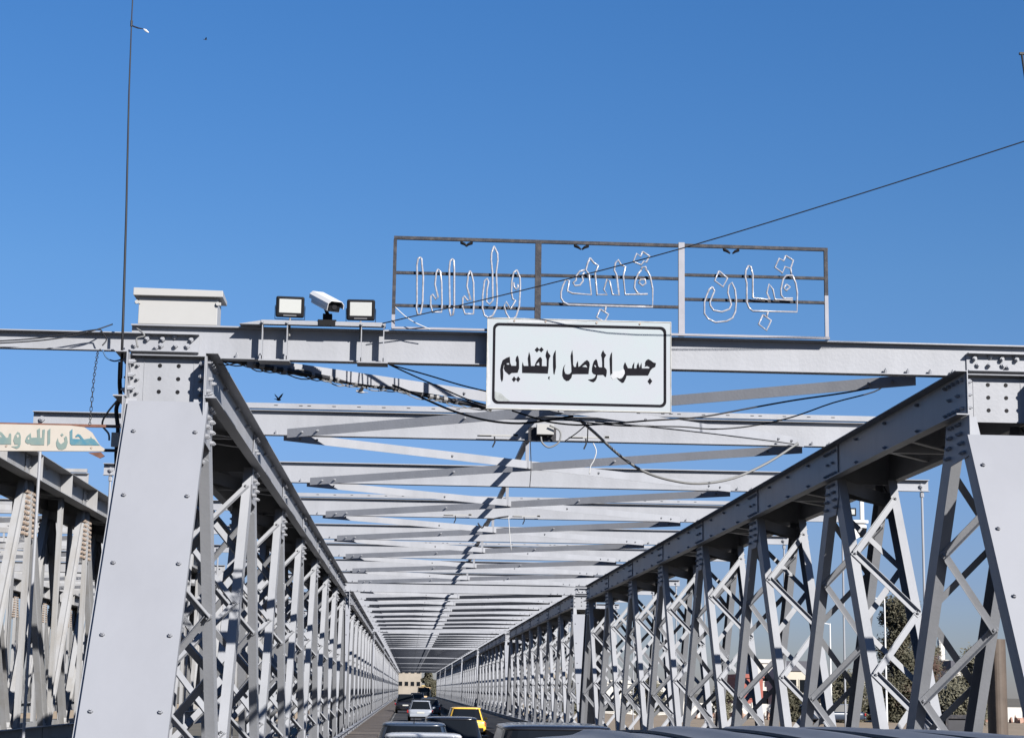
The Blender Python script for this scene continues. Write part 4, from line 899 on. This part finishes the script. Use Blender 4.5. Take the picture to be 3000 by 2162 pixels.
# ------------------------------------------------------------ buildings
def building(label, x0, x1, y, depth, z0, z1, m, cols, rows, name="building", roof=None, ww=.9, wh=1.2, door=False, parapet=.35, group=None):
    t = thing(name, label, "building", ((x0+x1)/2, y, z0), group); cx = (x0+x1)/2; W_ = x1-x0; H_ = z1-z0
    q = MB(); q.box(-W_/2, W_/2, 0, depth, 0, H_); wl = q.build("wall", m, t)
    q = MB(); q.box(-W_/2-.12, W_/2+.12, -.12, depth+.12, H_, H_+parapet); q.build("roof", roof or m, t)
    for i in range(cols):
        for j in range(rows):
            wx = -W_/2 + W_*(i+.5)/cols; wz = H_*(j+.5)/rows
            q = MB(); q.box(wx-ww/2-.06, wx+ww/2+.06, -.05, .0, wz-wh/2-.08, wz-wh/2); q.box(wx-ww/2-.06, wx+ww/2+.06, -.05, 0, wz+wh/2, wz+wh/2+.06)
            q.box(wx-ww/2-.06, wx-ww/2, -.05, 0, wz-wh/2, wz+wh/2); q.box(wx+ww/2, wx+ww/2+.06, -.05, 0, wz-wh/2, wz+wh/2)
            wi = q.build("window", m, t)
            q = MB(); q.box(wx-ww/2, wx+ww/2, -.02, -.003, wz-wh/2, wz+wh/2); q.build("pane", GLASS, wi)
    return t
CRM = mat("cream_render", (.62, .57, .48), .85, var=.18, scale=.6); WHR = mat("white_render", (.70, .67, .62), .85, var=.12, scale=.5)
RDR = mat("red_render", (.42, .13, .10), .8, var=.25, scale=.8); TANR = mat("tan_stone", (.40, .35, .29), .9, var=.2, scale=.3); ROOFD = mat("dark_roof", (.10, .10, .12), .8)
building("cream house with a dark roof, behind the fence right of the red building", 34.2, 36.6, 168, 9, -1.2, 4.3, CRM, 2, 2, roof=ROOFD, parapet=.9)
building("small house with red upper floor, right-bank side", 29.9, 31.8, 166, 8, -1.2, 3.6, RDR, 1, 2, ww=.8)
building("tall white block just right of the red house", 32.0, 33.6, 170, 8, -1.2, 5.0, WHR, 1, 3, ww=.5)
building("low cream house half hidden by the dark trees", 38.2, 41.6, 168, 8, -1.2, 3.5, CRM, 2, 1)
building("pale house behind the shrubs near the right end post", 48.8, 52.0, 165, 10, -1.2, 4.6, WHR, 2, 2, roof=ROOFD, parapet=.8)
building("long low white building far off behind the truss lacing", 17.5, 27.5, 185, 10, -1.2, 3.0, WHR, 6, 1)
building("tan building seen low through the truss, left of the white one", 10.5, 16.5, 190, 10, -1.2, 4.2, TANR, 4, 2)
q = MB(); q.box(24.0, 62.0, 161.0, 161.25, -1.2, 1.35)
for x in range(24, 63, 3): q.box(x-.18, x+.18, 160.92, 161.33, -1.2, 1.46)
tag(q.build("boundary_wall", WHR), "long low white boundary wall in front of the houses on the right bank", "wall")
rnd = random.Random(9)
q = MB()
for i in range(170):
    x = rnd.uniform(24, 56); y = rnd.uniform(156, 159.5); r_ = rnd.uniform(.15, .5)
    q.obox((x, y, .05+r_*.4), Vector((rnd.gauss(0,1), rnd.gauss(0,1), rnd.gauss(0,1))).normalized(), *(lambda a: (a, Vector((1,0,0)).cross(a).normalized()))(Vector((0, rnd.gauss(0,1), rnd.gauss(0,1))).normalized()), r_, r_*.6, r_*.8)
tag(q.build("rubble", mat("brick_rubble", (.36, .20, .15), .95, col2=(.45, .36, .28), scale=1.2)), "reddish brick rubble heaped before the white boundary wall", "rubble", kind="stuff")
# earth embankment in front
q = MB(); nx = 70; rnd = random.Random(5)
for i in range(nx+1):
    x = 12+i*1.0
    for yy, zz in ((96, -1.7), (108, -.9), (122, -.25), (140, 0), (172, .15)): q.v.append((x, yy+rnd.uniform(-1, 1), zz+rnd.uniform(-.12, .12)))
for i in range(nx):
    for j in range(4): q.f.append((i*5+j, (i+1)*5+j, (i+1)*5+j+1, i*5+j+1)); q.mi.append(0)
struct(q.build("embankment", EARTH, smooth=True))
# minaret
t = thing("minaret", "thin pale minaret far beyond the shrubs, near the right end post", "tower", (116.0, 400, -2))
q = MB(); q.cyl((0,0,0), (0,0,11.5), 1.3, 1.1, n=12); q.cyl((0,0,12.1), (0,0,15.6), .8, .75, n=12); q.build("shaft", WHR, t)
q = MB(); q.cyl((0,0,11.5), (0,0,12.1), 1.3, 1.7, n=12); q.build("balcony", WHR, t)
q = MB(); q.cyl((0,0,15.6), (0,0,16.2), .8, .8, n=12); q.cyl((0,0,16.2), (0,0,18.2), .78, .05, n=12); q.build("cap", WHR, t)
# white poles on the bank
def pole(x, y, h, label):
    t = thing("lamp_pole", label, "pole", (x, y, -1.2), "thin poles on the right bank")
    q = MB(); q.cyl((0,0,0), (0,0,h), .09, .05, n=8); q.build("shaft", WHITE, t)
    q = MB(); q.bar((0,0,h-.05), (-.9,0,h+.08), .05, .05); q.build("arm", WHITE, t)
    q = MB(); q.box(-1.3, -.85, -.12, .12, h+.03, h+.12); q.build("lamp_head", CREAM, t, bevel=.03)
pole(28.6, 125, 8.2, "white lamp pole on the bank before the cream house")
pole(33.7, 130, 10.2, "taller white lamp pole on the bank, left of the big dark tree")
# far end of the bridge
building("long cream building with a flat roof, closing the road at the far end", -9, 3.9, 575, 20, -2, 9.5, TANR, 7, 3, ww=1.1, wh=1.3)
building("lower bright building with shops at the left of the far end", -14, -3.2, 560, 10, -2, 3.6, CRM, 6, 1, ww=1.2, wh=1.6)
building("small stall building with a yellow front at the far end", 3.9, 8.2, 545, 6, -2, 3.0, mat("yellow_render", (.62, .46, .20), .8, var=.2, scale=.7), 2, 1)
